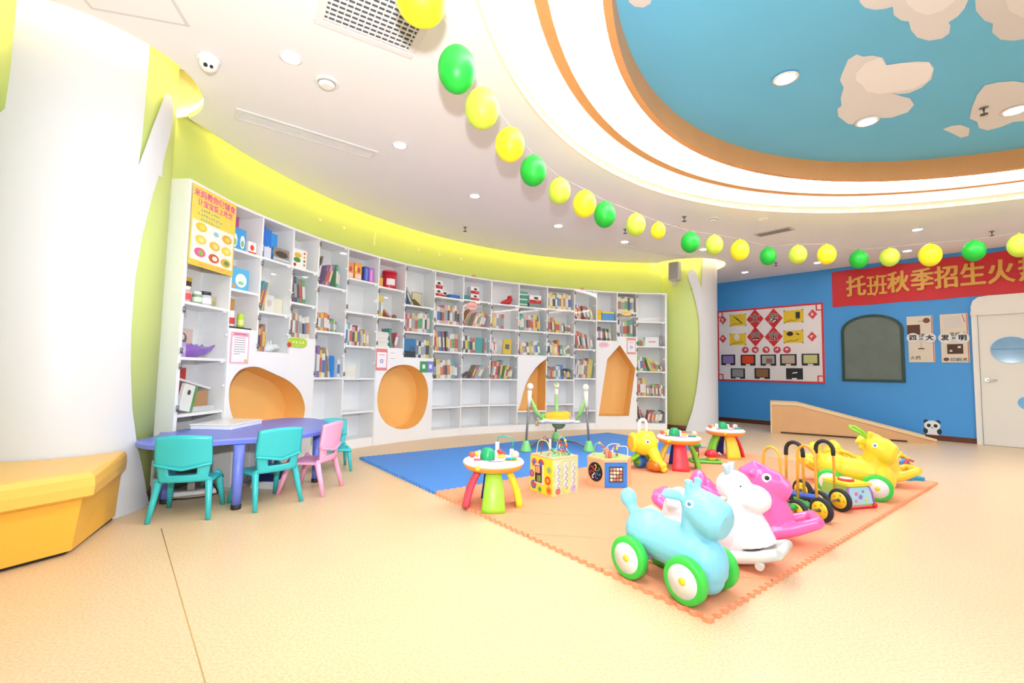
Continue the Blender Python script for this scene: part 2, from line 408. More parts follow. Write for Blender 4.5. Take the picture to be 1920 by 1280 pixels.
fBR = poly_fn(bodyR); mid = (mainR[0][0]+mainL[0][0])/2
fBL = lambda z: 2*mid-fBR(z)
pillar('wall_pillar_left', PL, [(fBL, fBR, .0, zn, 50), (poly_fn(mainL+[(fBL(zn), zn-.01)]), poly_fn(mainR), zn, 3.4, 30), (poly_fn(brL), poly_fn(brR), zn, brL[-1][1], 16),
       ((lambda z: 2*mid-poly_fn(brR)(z)), (lambda z: min(2*mid-poly_fn(brL)(z), poly_fn(mainL)(z)-.02)), zn, brL[-1][1], 12)], 'warm glow strip above the big left pillar')
rbL = H([(1285.5, 807), (1298, 768.6), (1305, 733), (1310, 691), (1311, 650), (1310, 602), (1305, 573), (1302, 560)], PR)
rlL = H([(1314, 545), (1305, 573), (1298, 546), (1289, 516), (1291, 509), (1295, 506)], PR)[1:]; rlR = H([(1314, 540), (1307, 519), (1302, 508), (1299, 506)], PR)
rmL = H([(1314, 540), (1315.5, 510), (1316.5, 470)], PR); znr = rlR[0][1]
fr = poly_fn(rbL+[rlL[1]]); am = -PI/2-.15
fR2 = lambda z: 0.9
pillar('wall_pillar_right', PR, [(fr, fR2, 0, znr, 44), (poly_fn(rlL), poly_fn(rlR), znr, rlR[-1][1], 12), (poly_fn(rmL), fR2, znr, 3.4, 12)], 'warm glow strip above the far right pillar')

# door, arched white surround
d1 = struct(link('door_1', None)); d1.matrix_world = WM
wht = mat('#e4e2dc', .4)
pr = [(.005, 0), (.005, 2.2), (.03, 2.29), (.09, 2.345), (.2, 2.36), (1.0, 2.36), (1.1, 2.33), (1.14, 2.2), (1.14, 0), (1.075, 0), (1.075, 2.06), (.07, 2.06), (.07, 0)]
mb = MB(); me = fill2d([pr], .02); me.transform(Matrix.Translation((0, 0, .02))); me.materials.append(wht); link('door_frame', me, d1)
mb = MB().prism([(.065, .0), (.075, .0), (.075, 2.065), (.065, 2.065)], .04, .05); mb.prism([(.0, 2.05), (1.14, 2.05), (1.14, 2.115), (.0, 2.115)], .04, .05); mb.build('frame_moulding', wht, d1)
leaf = MB().box((.575, 1.03, .012), (.99, 2.05, .03)).build('door_leaf', mat('#dedcd4', .42), d1)
def ell(cx, cy, rx, ry, n=40): return [(cx+rx*math.cos(2*PI*k/n), cy+ry*math.sin(2*PI*k/n)) for k in range(n)]
MB().prism(ell(.425, 1.49, .235, .215), .027, .034).build('window_trim', mat('#c4d4e2', .3), leaf)
MB().prism(ell(.425, 1.49, .222, .202), .03, .037).build('oval_window', mat('#7aa6c8', .12, noise=.15, scale=6), leaf)
MB().box((.425, 1.505, .038), (.44, .008, .004)).build('glazing_bar', mat('#5c7f9d', .4), leaf)
MB().prism(ell(.56, .68, .10, .10), .027, .03).build('round_sticker', mat('#6fb0e0', .4, noise=.25, scale=9), leaf)
mb = MB().cyl((.15, 1.02, .027), (.15, 1.02, .037), .028); mb.tube([(.15, 1.02, .03), (.15, 1.02, .075), (.165, 1.02, .08), (.26, 1.02, .078)], .009, 8)
mb.build('door_handle', mat('#c9c9c9', .2, 1.0), leaf)
# ------------------------------------------------------------------ curved white bookcase
H_BC, DEP, TH = 2.52, .31, .018
TOPS = [(359, 336), (442, 382), (495, 406), (552.5, 430), (600, 448.5), (654, 467), (712, 484), (762, 497), (817, 509), (870.3, 519), (922.5, 527), (974, 533), (1027, 538.5), (1078, 543), (1119, 546), (1157.5, 548), (1194, 549), (1248.5, 549.5)]
FP = []
for i, (x, y) in enumerate(TOPS):
    p = at(x, y, H_BC).to_2d(); FP.append(p*(1-.017*math.sin(PI*i/17)))
NC = 17
UD = [(FP[i+1]-FP[i]).normalized() for i in range(NC)]; CW = [(FP[i+1]-FP[i]).length for i in range(NC)]
ND = [V((-u.y, u.x)) if V((-u.y, u.x)).dot(FP[i]-BC) > 0 else V((u.y, -u.x)) for i, u in enumerate(UD)]
def cell_M(i, s=0.0, d=0.0, z=0.0):         # x along the front (left to right), y into the case, z up
    p = FP[i]+UD[i]*s+ND[i]*d
    return Matrix(((UD[i].x, ND[i].x, 0, p.x), (UD[i].y, ND[i].y, 0, p.y), (0, 0, 1, z), (0, 0, 0, 1)))
def bc_pt(t, z, d=0.0):                     # t counted in columns
    i = min(int(t), NC-1); p = FP[i]+UD[i]*CW[i]*(t-i)+ND[i]*d; return V((p.x, p.y, z))
def zc(i, x, y):
    m = (FP[i]+FP[i+1])/2; return z_at(x, y, m.x, m.y)
SHELF_PX = [
 [(385, 574), (376, 673), (370, 775)], [(461, 474), (456, 547), (450, 619)], [(520, 491), (511, 588), (509, 662)], [(574, 507), (567, 571), (560, 635)],
 [(621, 539), (617, 623), (612, 709), (607, 795)], [(680, 527), (677, 588), (673, 650), (669, 710), (667, 773)], [(734, 542), (731, 597), (729, 653)], [(786, 575), (784, 624), (784, 672)],
 [(842, 559), (841, 609), (840, 660), (838, 711), (837, 764)], [(897, 565), (895, 613.5), (894, 663), (893, 711), (893, 761)], [(948, 571.5), (948, 618), (946, 665.5), (946, 711.5), (945, 759.5)],
 [(1000, 577), (1000, 621.5), (999, 667), (999, 771)], [(1052, 581), (1051, 625), (1051, 668), (1051, 712), (1051, 758)], [(1099, 600), (1099, 655.5), (1099, 710), (1099, 770)],
 [(1138, 601.7), (1138, 639.5)], [(1176, 586), (1176, 632)], [(1221, 604), (1221, 650), (1221, 697), (1221, 743.7)]]
Z0 = .09
SZ = [sorted([round(zc(i, x, y), 3) for x, y in L], reverse=True) for i, L in enumerate(SHELF_PX)]   # shelf heights, top to bottom
M_CASE = mat('#f1f2f3', .3, spec=.4); M_CASE_IN = mat('#eceff0', .4)
bc = thing('bookcase', 'long curved white bookcase with many compartments against the green wall', 'bookcase')
PANEL_COLS = {1, 2, 3, 6, 7, 14, 15}        # lower part closed by a white panel with a niche
for i in range(NC+1):                       # dividers
    j = min(i, NC-1); n = ND[j] if i in (0, NC) else (ND[i-1]+ND[i]).normalized(); u = V((n.y, -n.x))
    if u.dot(UD[j]) < 0: u = -u
    p = FP[i]+n*DEP/2; R = Matrix(((u.x, n.x, 0), (u.y, n.y, 0), (0, 0, 1)))
    t = .035 if i in (0, NC) else TH
    zb = 0.0                                # inside the closed fronts a divider stops where the niche begins
    if i in (2, 3, 7, 15): zb = min(SZ[i-1][-1], SZ[i][-1])
    MB().box((p.x, p.y, (H_BC+zb)/2), (t, DEP, H_BC-.002-zb), R=R).build('divider', M_CASE, bc)
for i in range(NC):
    def board(name, z, th, d0=.004, d1=DEP, m=M_CASE, i=i):
        a, b = FP[i]+ND[i]*d0, FP[i+1]+ND[i]*d0
        na = (ND[i-1]+ND[i]).normalized() if i else ND[i]; nb = (ND[i]+ND[i+1]).normalized() if i < NC-1 else ND[i]
        c, d = FP[i+1]+nb*d1, FP[i]+na*d1
        mb = MB().prism([(a.x, a.y), (b.x, b.y), (c.x, c.y), (d.x, d.y)], z-th/2, z+th/2)
        return mb.build(name, m, bc)
    board('top_board', H_BC-.012, .024, d0=-.004)
    put(MB().box((CW[i]/2, 0, H_BC/2), (CW[i]+.05, .012, H_BC)).build('back_panel', M_CASE_IN, bc), cell_M(i, d=DEP+.004))
    if i not in PANEL_COLS:
        board('bottom_board', Z0+.012, .024) if i else None
        if i: put(MB().box((CW[i]/2, .012, Z0/2), (CW[i], .016, Z0)).build('plinth', M_CASE, bc), cell_M(i))
    for z in SZ[i]: board('shelf', z, .024)
ORANGE = mat('#f4c070', .45, noise=.03, scale=4)
def niche_panel(t0, t1, tops, hole, name):
    """white front closing columns t0..t1 below the given heights, pierced by an outline given in pixels"""
    outl = [(t0, .0)]
    for k, c in enumerate(range(t0, t1)): outl += [(c, tops[k]), (c+1, tops[k])]
    outl.append((t1, .0)); outl = outl[::-1]
    hp = []
    for x, y in hole:                       # pixel -> (t, z) on the faceted front
        best = None
        for c in range(max(t0-1, 0), min(t1+1, NC)):
            p = on_wall(x, y, FP[c], ND[c]); t = (p.to_2d()-FP[c]).dot(UD[c])/CW[c]
            e = 0 if 0 <= t <= 1 else min(abs(t), abs(t-1))
            if best is None or e < best[0]: best = (e, c+t, p.z)
        hp.append((best[1], best[2]))
    me = fill2d([outl, hp])
    bm = bmesh.new(); bm.from_mesh(me)
    for c in range(t0+1, t1): bmesh.ops.bisect_plane(bm, geom=bm.verts[:]+bm.edges[:]+bm.faces[:], plane_co=(c, 0, 0), plane_no=(1, 0, 0))
    bmesh.ops.remove_doubles(bm, verts=bm.verts[:], dist=1e-5)
    for v in bm.verts: v.co = bc_pt(min(max(v.co.x, t0+1e-4), t1-1e-4), v.co.y, -.006)
    bm.to_mesh(me); bm.free(); me.materials.append(M_CASE); link('niche_front', me, bc)
    n = len(hp); mb = MB(); DD = .285
    mb.add([bc_pt(t, z, -.006) for t, z in hp]+[bc_pt(t, z, DD) for t, z in hp], [(k, (k+1) % n, n+(k+1) % n, n+k) for k in range(n)], True)
    cz = sum(z for _, z in hp)/n; cs = sorted({int(t) for t, _ in hp})
    me2 = fill2d([hp]); bm = bmesh.new(); bm.from_mesh(me2)
    for c in range(t0+1, t1): bmesh.ops.bisect_plane(bm, geom=bm.verts[:]+bm.edges[:]+bm.faces[:], plane_co=(c, 0, 0), plane_no=(1, 0, 0))
    for v in bm.verts: v.co = bc_pt(min(max(v.co.x, t0+1e-4), t1-1e-4), v.co.y, DD)
    bm.to_mesh(me2); bm.free(); me2.materials.append(ORANGE)
    nl = mb.build('niche_lining', ORANGE, bc); nl['label'] = name; link('niche_back', me2, nl)
def smooth_loop(P, n=6):                    # Catmull-Rom through pixel points
    out = []; m = len(P)
    for i in range(m):
        p0, p1, p2, p3 = [V(P[(i+k-1) % m]) for k in range(4)]
        for q in range(n):
            t = q/n; r = .5*((2*p1)+(p2-p0)*t+(2*p0-5*p1+4*p2-p3)*t*t+(3*p1-p0-3*p2+p3)*t**3); out.append((r.x, r.y))
    return out
holeA = smooth_loop([(428, 738), (432, 716), (445, 697), (462, 688.5), (484, 688), (515, 701), (541, 714), (560, 732), (569, 752), (571, 766), (568, 783), (556, 800), (520, 812), (480, 812), (452, 806), (437, 785), (430, 763)])
niche_panel(1, 4, [SZ[1][2], SZ[2][2], SZ[3][2]], holeA, 'orange egg-shaped niche leaning to the right')
holeB = smooth_loop([(755.5, 683.5), (732, 690), (716, 708), (708, 735), (707, 755), (711, 775), (724, 794), (745, 803.5), (766, 803), (784, 793), (796, 773), (802, 745), (801, 722), (793, 702), (777, 688)])
niche_panel(6, 8, [SZ[6][2], SZ[7][2]], holeB, 'orange round niche')
holeD = [(1162, 646.5), (1138.5, 673), (1122, 779.5), (1179, 779.5), (1191, 690.5)]
niche_panel(14, 16, [SZ[14][1], SZ[15][1]], holeD, 'orange house-shaped niche')
# half-arch niche in column 11
i = 11; zt, zb = SZ[i][2]-.012, SZ[i][3]+.012
cur = [(975, 770), (976, 757), (980, 740), (986, 720), (994, 704), (1004, 690), (1014, 680), (1023.5, 673)]
hp = []
for x, y in cur:
    p = on_wall(x, y, FP[i], ND[i]); hp.append(((p.to_2d()-FP[i]).dot(UD[i]), p.z))
hp[0] = (.01, zb)
wi = CW[i]
out = [(.009, zb)]+[(s, max(z, zb)) for s, z in hp]+[(wi-.009, hp[-1][1]), (wi-.009, zt), (.009, zt)]
me = fill2d([out], .004); me.transform(Matrix(((1, 0, 0, 0), (0, 0, 1, 0), (0, 1, 0, 0), (0, 0, 0, 1)))); me.materials.append(M_CASE); put(link('niche_front', me, bc), cell_M(i, 0, .006))
mb = MB(); vs = [(s, .004, z) for s, z in hp]+[(s, .29, z) for s, z in hp]; n = len(hp)
mb.add(vs, [(k, k+1, n+k+1, n+k) for k in range(n-1)], True)
mb.box((wi/2, .30, (zt+zb)/2), (wi-.02, .004, zt-zb)); mb.box((wi-.011, .15, (zt+zb)/2), (.004, .29, zt-zb)); mb.box((wi/2, .15, zb+.002), (wi-.02, .29, .004))
put(mb.build('niche_lining', ORANGE, bc), cell_M(i))['label'] = 'orange half-arch niche'

# hinged glass doors: (column, row counted from the top)
ROWS = []                                   # per column: list of (z_low, z_high) openings
for i in range(NC):
    zs = [H_BC-.024]+[z for z in SZ[i]]; r = []
    for k in range(len(zs)-1): r.append((zs[k+1]+.012, zs[k]-(.012 if k else 0)))
    if i not in PANEL_COLS and i: r.append((Z0+.024, zs[-1]-.012))
    ROWS.append(r)
DOORS = [(0, 1), (0, 2), (2, 1), (2, 2), (3, 1), (3, 2), (4, 0), (4, 1), (4, 2), (5, 1), (5, 2), (5, 3), (6, 1), (6, 2), (7, 0), (7, 1), (7, 2), (8, 1), (8, 2), (8, 3), (9, 1), (9, 2), (9, 3), (10, 1), (10, 2), (10, 3),
         (11, 1), (11, 2), (12, 1), (12, 2), (12, 3), (13, 0), (13, 1), (13, 2), (15, 1), (16, 0), (16, 1), (16, 2), (16, 3), (16, 4)]
M_STEEL = mat('#8d8f92', .35, .9); M_KNOB = mat('#f4f4f4', .3)
for (c, r) in DOORS:
    z0, z1 = ROWS[c][r]; w = CW[c]
    g = put(MB().box((w/2, -.006, (z0+z1)/2), (w-.016, .005, z1-z0+.008)).build('glass_door', glass_mat(), bc), cell_M(c))
    for zz in (z0+.05, z1-.05): MB().tube([(.004, -.0125, zz-.024), (.004, -.0125, zz+.024)], .012, 8, flat=.6, up=(0, 1, 0)).build('hinge', M_STEEL, g)
    k = MB().cyl((w-.05, -.009, (z0+z1)/2), (w-.05, -.02, (z0+z1)/2), .006, n=8); k.sph((w-.05, -.024, (z0+z1)/2), .012, 10, 6)
    k.build('door_knob', M_KNOB, g)
    MB().box((w-.05, .004, z1-.006), (.04, .014, .024), bevel=.003).build('catch', M_KNOB, g)
# ------------------------------------------------------------------ what stands in the bookcase
PAL = dict(r=('#c03531', 'red'), m=('#7a2733', 'maroon'), o=('#dd7430', 'orange'), y=('#e9c53a', 'yellow'), g=('#3d9a52', 'green'), l=('#a3c84b', 'lime green'), t=('#3a9d97', 'teal'), b=('#2d63b5', 'blue'),
           n=('#26375c', 'navy'), s=('#79b4dd', 'pale blue'), p=('#e197ae', 'pink'), v=('#7c56a2', 'purple'), w=('#ececea', 'white'), c=('#e8dcb4', 'cream'), k=('#2a2c31', 'black'), e=('#9297a0', 'grey'), u=('#946a4a', 'brown'), a=('#cfae84', 'tan'))
def _soft(h, f=.27):                        # covers paled: the overexposed look is mixed into their colours
    v = [int(h[i:i+2], 16) for i in (1, 3, 5)]; g = 208; return '#%02x%02x%02x' % tuple(int(c*(1-f)+g*f) for c in v)
PAL = {k: (_soft(h), n) for k, (h, n) in PAL.items()}
PAGE = mat('#f3efe4', .7)
def book_mesh(t, d, h, col, band):
    vs = []; zs = (0, h*.2, h*.72, h)
    for z in zs: vs += [(0, 0, z), (t, 0, z), (t, d, z), (0, d, z)]
    fs = [(3, 2, 1, 0), (12, 13, 14, 15)]; mi = [1, 1]
    for k in range(3):
        o = k*4
        for q in range(4): fs.append((o+q, o+(q+1) % 4, o+4+(q+1) % 4, o+4+q)); mi.append({0: 2 if k == 1 else 0, 2: 1}.get(q, 0))
    me = bpy.data.meshes.new('book'); me.from_pydata(vs, [], fs)
    for m in (mat(PAL[col][0], .5), PAGE, mat(PAL[band][0], .5)): me.materials.append(m)
    me.polygons.foreach_set('material_index', mi); me.update(); return me
BOOK_CACHE = {}; N_BOOK = [0]
LEVEL = lambda r: ['top shelf', 'second shelf down', 'third shelf down', 'fourth shelf down', 'fifth shelf down'][r]
PLACE = lambda c, r: '%s, %s bookcase column' % (LEVEL(r), ORD[c])
def books(c, r, s0, s1, cols, h=(.62, .8), lean=0, d=.17, y=.035, jit=.35, start=0, flush=False):
    """a run of books between fractions s0..s1 of the compartment; lean > 0 tips their tops to the left"""
    z0, z1 = ROWS[c][r]; w = CW[c]-.03; rnd = random.Random(c*31+r*7+int(s0*50)); n = len(cols); L = (s1-s0)*w; a = math.radians(lean)
    if 6 <= n < 9: cols = cols[:2]+cols[3:]
    if n >= 9: cols = cols[:4]+cols[5:]
    if n >= 11: cols = cols[:7]+cols[8:]
    n = len(cols); hm = max(h[0], h[1])
    ws = [1+rnd.uniform(-jit, jit) for _ in cols]; tot = sum(ws); x = .015+s0*w; hh = z1-z0
    if lean: L = max(L-hh*hm*abs(math.sin(a)), .012*n)
    if lean > 0: x += hh*hm*math.sin(a)
    for k, ch in enumerate(cols):
        t = min(round(L*ws[k]/tot*math.cos(a)-.0006, 3), .06); bh = min(hh*(h[0] if h[0] == h[1] else rnd.uniform(h[0], h[1])), hh-.01); bh = round(bh/.01)*.01
        if isinstance(h, tuple) and len(h) == 3: bh = hh*(h[0]+(h[1]-h[0])*k/max(n-1, 1))
        band = rnd.choice('wwcyker') if ch not in 'wc' else rnd.choice('rbgeouk')
        me = book_mesh(max(t, .006), d, bh, ch, band)
        o = link('book', me); y0 = y+rnd.uniform(0, .012)
        M = Matrix.Rotation(-a, 4, 'Y')      # local y is into the case
        if a >= 0: M = cell_M(c, x, y0, z0+.0005) @ M
        else: M = cell_M(c, x+max(t, .006)/math.cos(a), y0, z0+.0005) @ M @ Matrix.Translation((-max(t, .006), 0, 0))
        o.matrix_world = M
        x += max(t, .006)/math.cos(a)+.0004
        size = 'slim' if t < .018 else ('thick' if t > .032 else 'mid-size')
        tag(o, '%s %s book, %s from left, %s' % (size, PAL[ch][1], ORD[min(start+k, 17)], PLACE(c, r)), 'book', 'books in the curved bookcase'); N_BOOK[0] += 1
def stack(c, r, s0, s1, cols, t=.018, y=.03, z=0):
    z0, z1 = ROWS[c][r]; w = CW[c]-.03; rnd = random.Random(c*17+r); zz = z0+.0005
    for k, ch in enumerate(cols):
        L = (s1-s0)*w*rnd.uniform(.88, 1.0); th = t*rnd.uniform(.8, 1.2)
        o = link('book', book_mesh(th, L, .19, ch, rnd.choice('wceu')))
        # lying flat: spine towards the room
        o.matrix_world = cell_M(c, .015+s0*w+rnd.uniform(0, .012), y+rnd.uniform(0, .01), zz) @ Matrix(((0, 1, 0, 0), (0, 0, 1, 0), (1, 0, 0, 0), (0, 0, 0, 1)))
        zz += th+.0006
        tag(o, 'flat-lying %s book, %s from bottom, %s' % (PAL[ch][1], ORD[k], PLACE(c, r)), 'book', 'books in the curved bookcase'); N_BOOK[0] += 1
def pack(c, r, s, y, size, h, name, label, cat, decor=(), z=0.0, lean=0, rz=0.0, group=None, bevel=.003):
    """a box standing in a compartment; decor: (x0,x1,z0,z1,colour[,shape]) on its front, in fractions"""
    z0, _ = ROWS[c][r]; w = CW[c]-.03; t = thing(name, label, cat, group=group)
    t.matrix_world = cell_M(c, .015+s*w, y, z0+z+.0006+(size[0]*math.sin(math.radians(-lean)) if lean < 0 else 0)) @ Matrix.Rotation(rz, 4, 'Z') @ Matrix.Rotation(-math.radians(lean), 4, 'Y')
    MB().box((size[0]/2, size[1]/2, size[2]/2), size, bevel=bevel).build('carton' if cat == 'box' else 'body', mat(h, .45), t)
    for k, dd in enumerate(decor):
        x0, x1, a, b, hc = dd[:5]; th = -.0008-.0003*k
        if len(dd) > 5:
            cx, cz = (x0+x1)/2*size[0], (a+b)/2*size[2]; rx, rzz = (x1-x0)/2*size[0], (b-a)/2*size[2]
            mb = MB().prism([(cx+rx*math.cos(2*PI*q/20), cz+rzz*math.sin(2*PI*q/20)) for q in range(20)], 0, th, Matrix(((1, 0, 0, 0), (0, 0, 1, 0), (0, 1, 0, 0), (0, 0, 0, 1))))
        else: mb = MB().box(((x0+x1)/2*size[0], th/2, (a+b)/2*size[2]), ((x1-x0)*size[0], abs(th), (b-a)*size[2]))
        mb.build('printed_panel', mat(hc, .5), t)
    return t
def jar(c, r, s, y, rad, h, body, lid, label, label_col=None):
    z0, _ = ROWS[c][r]; w = CW[c]-.03; t = thing('jar', label, 'jar', group='jars on the pantry shelf'); t.matrix_world = cell_M(c, .015+s*w, y, z0+.0005)
    MB().lathe([(rad*.9, 0), (rad, .006), (rad, h*.72), (rad*.82, h*.8)], 16).build('jar_body', mat(body, .15), t)
    MB().lathe([(rad*.9, h*.78), (rad*.9, h), (rad*.85, h+.004)], 16).build('lid', mat(lid, .35), t)
    if label_col: MB().lathe([(rad+.001, h*.15), (rad+.001, h*.55)], 16, capb=False, capt=False).build('paper_label', mat(label_col, .6), t)

# first column: pantry things
pack(0, 0, .02, .15, (.11, .09, .30), '#3f9a5c', 'green_carton', 'tall green carton with yellow top on the pantry shelf', 'box', [(0, 1, .82, 1, '#e0b32e')])
pack(0, 0, .26, .15, (.11, .08, .23), '#4a3a2c', 'snack_carton', 'dark patterned snack carton behind the jars', 'box', [(.1, .9, .1, .5, '#88745a'), (0, 1, .86, 1, '#c9a437')])
jar(0, 0, .14, .06, .042, .125, '#caa79d', '#efefef', 'white-lidded jar with pink label on the pantry shelf', '#d2545c')
jar(0, 0, .37, .05, .036, .10, '#7fae7a', '#f2f2f2', 'small greenish jar between two larger jars', '#e9efe2')
jar(0, 0, .62, .08, .052, .12, '#c9cbd3', '#30343c', 'wide pale jar with black lid on the pantry shelf', '#e6e6ee')
pack(0, 0, .74, .12, (.13, .12, .11), '#b9ae8e', 'food_tub', 'clear food tub with blue lid on the pantry shelf', 'container', [(.05, .95, .1, .6, '#9aa06a')])
t = pack(0, 1, .04, .2, (.33, .03, .25), '#d8bfb4', 'picture_box', 'flat boxed picture of figures behind a purple toy', 'box', [(.05, .95, .25, .5, '#c9a27e'), (.52, .8, .45, .85, '#6b5a62', 1), (.6, .72, .6, .8, '#e9d6cf', 1), (.1, .4, .55, .9, '#e3d3d3')])
def dino(m):
    m.tube([(0, 0, .035), (.07, 0, .055), (.16, 0, .06), (.25, 0, .055), (.33, 0, .08), (.40, 0, .12)], [.03, .045, .05, .04, .022, .006], 12)
    m.tube([(.05, 0, .02), (.2, 0, .02)], .022, 8)
    for a in (.06, .12, .18, .24): m.sph((a, 0, .10), (.02, .006, .02), 8, 6)
o = blob('toy_dinosaur', mat('#8a5bc4', .2, coat=.5), None, dino, .008, 3); o.matrix_world = cell_M(0, .10, .09, ROWS[0][1][0]+.002); tag(o, 'glossy purple toy dinosaur lying on the second pantry shelf', 'toy')
pack(0, 1, .03, .03, (.07, .05, .12), '#b7a2dc', 'gift_bag', 'small lilac gift bag beside the purple toy', 'bag', [(.2, .8, .3, .7, '#d9cdf0')])
t = pack(0, 2, .03, .26, (.36, .03, .37), '#c92f2f', 'red_folder', 'large red folder standing in the lowest open compartment', 'folder')
pack(0, 2, .45, .08, (.2, .14, .13), '#b58858', 'cardboard_box', 'small brown cardboard box under white papers', 'box', z=.045)
pack(0, 2, .40, .06, (.28, .17, .044), '#d4d4d6', 'paper_pile', 'pile of grey papers under the cardboard box', 'papers')
pack(0, 2, .10, .03, (.14, .035, .22), '#e9ece8', 'white_carton', 'leaning white carton with green edge', 'box', [(.8, 1, 0, 1, '#4f9a57'), (.3, .55, .6, .8, '#3b3f3d', 1)], lean=-14)
pack(0, 2, .2, .08, (.36, .15, .02), '#e3e4e8', 'white_tray', 'white tray tilted over the cardboard box', 'tray', z=.18, lean=-14)
# second column
for k in range(3): pack(1, 0, .03+.2*k, .16, (.058, .1, .36), '#b8508c', 'magenta_carton', '%s magenta carton standing behind the blue gift boxes' % ['left', 'middle', 'right'][k], 'box', group='magenta cartons')
for k in range(2): pack(1, 0, .02+.28*k, .05, (.085, .07, .215), '#3f9fe0', 'blue_gift_box', '%s blue box with white window on the top shelf' % ['left', 'right'][k], 'box', [(.18, .82, .12, .72, '#e9eef5', 1), (.3, .7, .2, .5, '#7fc27d', 1)], group='blue gift boxes')
pack(1, 0, .64, .04, (.095, .05, .125), '#f0eeec', 'strawberry_box', 'small white box with a strawberry picture', 'box', [(.22, .72, .3, .75, '#d8412f', 1), (0, 1, 0, .2, '#cf3a36')])
pack(1, 1, .05, .14, (.16, .08, .24), '#e8e4e4', 'red_top_box', 'white box with red top behind a sky blue box', 'box', [(0, 1, .8, 1, '#d23440'), (.1, .9, .1, .7, '#d9dde4')])
pack(1, 1, .10, .04, (.20, .06, .21), '#58b7e6', 'sky_blue_box', 'sky blue box with white round picture', 'box', [(.2, .85, .14, .76, '#f1f6f6', 1), (.35, .7, .25, .42, '#8fcf9c', 1), (.04, .2, .06, .26, '#e0913c', 1)])
pack(1, 2, .06, .11, (.13, .12, .29), '#bd8a45', 'cardboard_carton', 'tall brown cardboard carton above the pink notice', 'box', [(.1, .9, .58, .62, '#a2743a')])
for s, hgt, col, lab, nm in ((.2, .15, '#eae6e6', '#c9323c', 'white can with red label'), (.55, .135, '#b4d63f', '#d6ea8a', 'lime green can')):
    t = thing('drink_can', nm+' on a black tray above the pink notice', 'can'); t.matrix_world = cell_M(1, .015+s*(CW[1]-.03), .055, ROWS[1][2][0]+.017)
    MB().lathe([(.026, 0), (.03, .006), (.03, hgt-.012), (.024, hgt)], 16).build('can_body', mat(col, .3), t); MB().lathe([(.0306, hgt*.15), (.0306, hgt*.55)], 16, capb=False, capt=False).build('can_label', mat(lab, .5), t)
pack(1, 2, .05, .02, (.26, .09, .015), '#2c2f33', 'black_tray', 'thin black tray under two cans', 'tray')
# third column
for k in range(3): pack(2, 0, .01+.2*k, .06, (.075, .2, .33-.02*k), ['#1f6fd0', '#2478d8', '#2e94e6'][k], 'blue_file_box', '%s blue file box on the top shelf' % ['leftmost', 'middle', 'rightmost'][k], 'file box', [(.2, .8, .2, .45, '#bcd8f4', 1)], group='blue file boxes')
pack(2, 0, .42, .03, (.21, .012, .15), '#8e7f74', 'photo_card', 'landscape photo card leaning before blue file boxes', 'picture', [(0, 1, .1, .3, '#b9c9d8'), (.1, .9, .35, .8, '#4a443e', 1)], lean=0)
pack(2, 0, .14, .035, (.08, .02, .12), '#d6dcea', 'small_white_card', 'small white card beside the landscape photo card', 'card')
books(2, 1, .0, .36, 'tbtby', (.55, .62), -14); pack(2, 1, .4, .1, (.12, .08, .19), '#ecebe4', 'pale_printed_box', 'pale printed box beside leaning teal books', 'box', [(.2, .7, .35, .75, '#d8c9c0', 1)]); pack(2, 1, .72, .1, (.11, .07, .17), '#e9e6cf', 'pale_yellow_box', 'pale yellow box in the third column', 'box')
books(2, 2, .02, .36, 'kaouw', (.55, .75))
def plush(m):
    m.sph((0, 0, .07), (.10, .07, .07)); m.sph((.09, -.02, .09), (.06, .05, .045)); m.sph((.14, -.03, .08), (.035, .035, .03)); m.sph((-.05, 0, .03), (.06, .06, .03)); m.sph((.05, .02, .15), (.018, .02, .05)); m.sph((-.02, .0, .13), (.02, .02, .05))
o = blob('plush_toy', mat('#e6ebee', .8, bump=.3, scale=120), None, plush, .008, 3); o.matrix_world = cell_M(2, .275, .13, ROWS[2][2][0]+.001) @ Matrix.Scale(.68, 4); tag(o, 'white plush animal lying beside brown books', 'plush toy')
# fourth column
pack(3, 0, .06, .12, (.1, .08, .22), '#8fbf3c', 'lime_carton', 'lime green carton behind the vegetable box', 'box'); pack(3, 0, .08, .05, (.20, .06, .22), '#eef0ec', 'vegetable_box', 'white box printed with vegetables', 'box', [(.1, .6, .55, .8, '#e3b93a', 1), (.05, .55, .3, .55, '#4f8e3d', 1), (.05, .25, .08, .25, '#a8393f', 1), (.75, .88, .78, .9, '#d64b3a', 1), (.75, .88, .58, .7, '#e59a30', 1), (.75, .88, .38, .5, '#9a4a3c', 1), (.75, .88, .18, .3, '#7c9a3c', 1)])
books(3, 1, .04, .66, 'mntug', (.72, .84), 6); books(3, 2, .02, .4, 'twuca', (.7, .8)); books(3, 2, .44, .9, 'wwcw', (.62, .7), 4, start=5)
# fifth column
books(4, 0, .0, .18, 'ku', (.6, .7), -10); books(4, 0, .19, .62, 'vmpv', (.5, .54), -16, start=2); books(4, 0, .68, .84, 'gs', (.42, .58), start=6)
books(4, 1, .04, .5, 'aoyor', (.34, .42)); books(4, 1, .5, .8, 'eglb', (.24, .32), start=5)
books(4, 2, .0, .42, 'wevyw', (.5, .72)); books(4, 2, .42, .62, 'awc', (.6, .7), 8, start=5); pack(4, 2, .635, .08, (.095, .12, .26), '#2b88dd', 'blue_bin', 'blue plastic bin between books, fifth column', 'bin', bevel=.006); books(4, 2, .88, .98, 'w', (.42, .42), start=8)
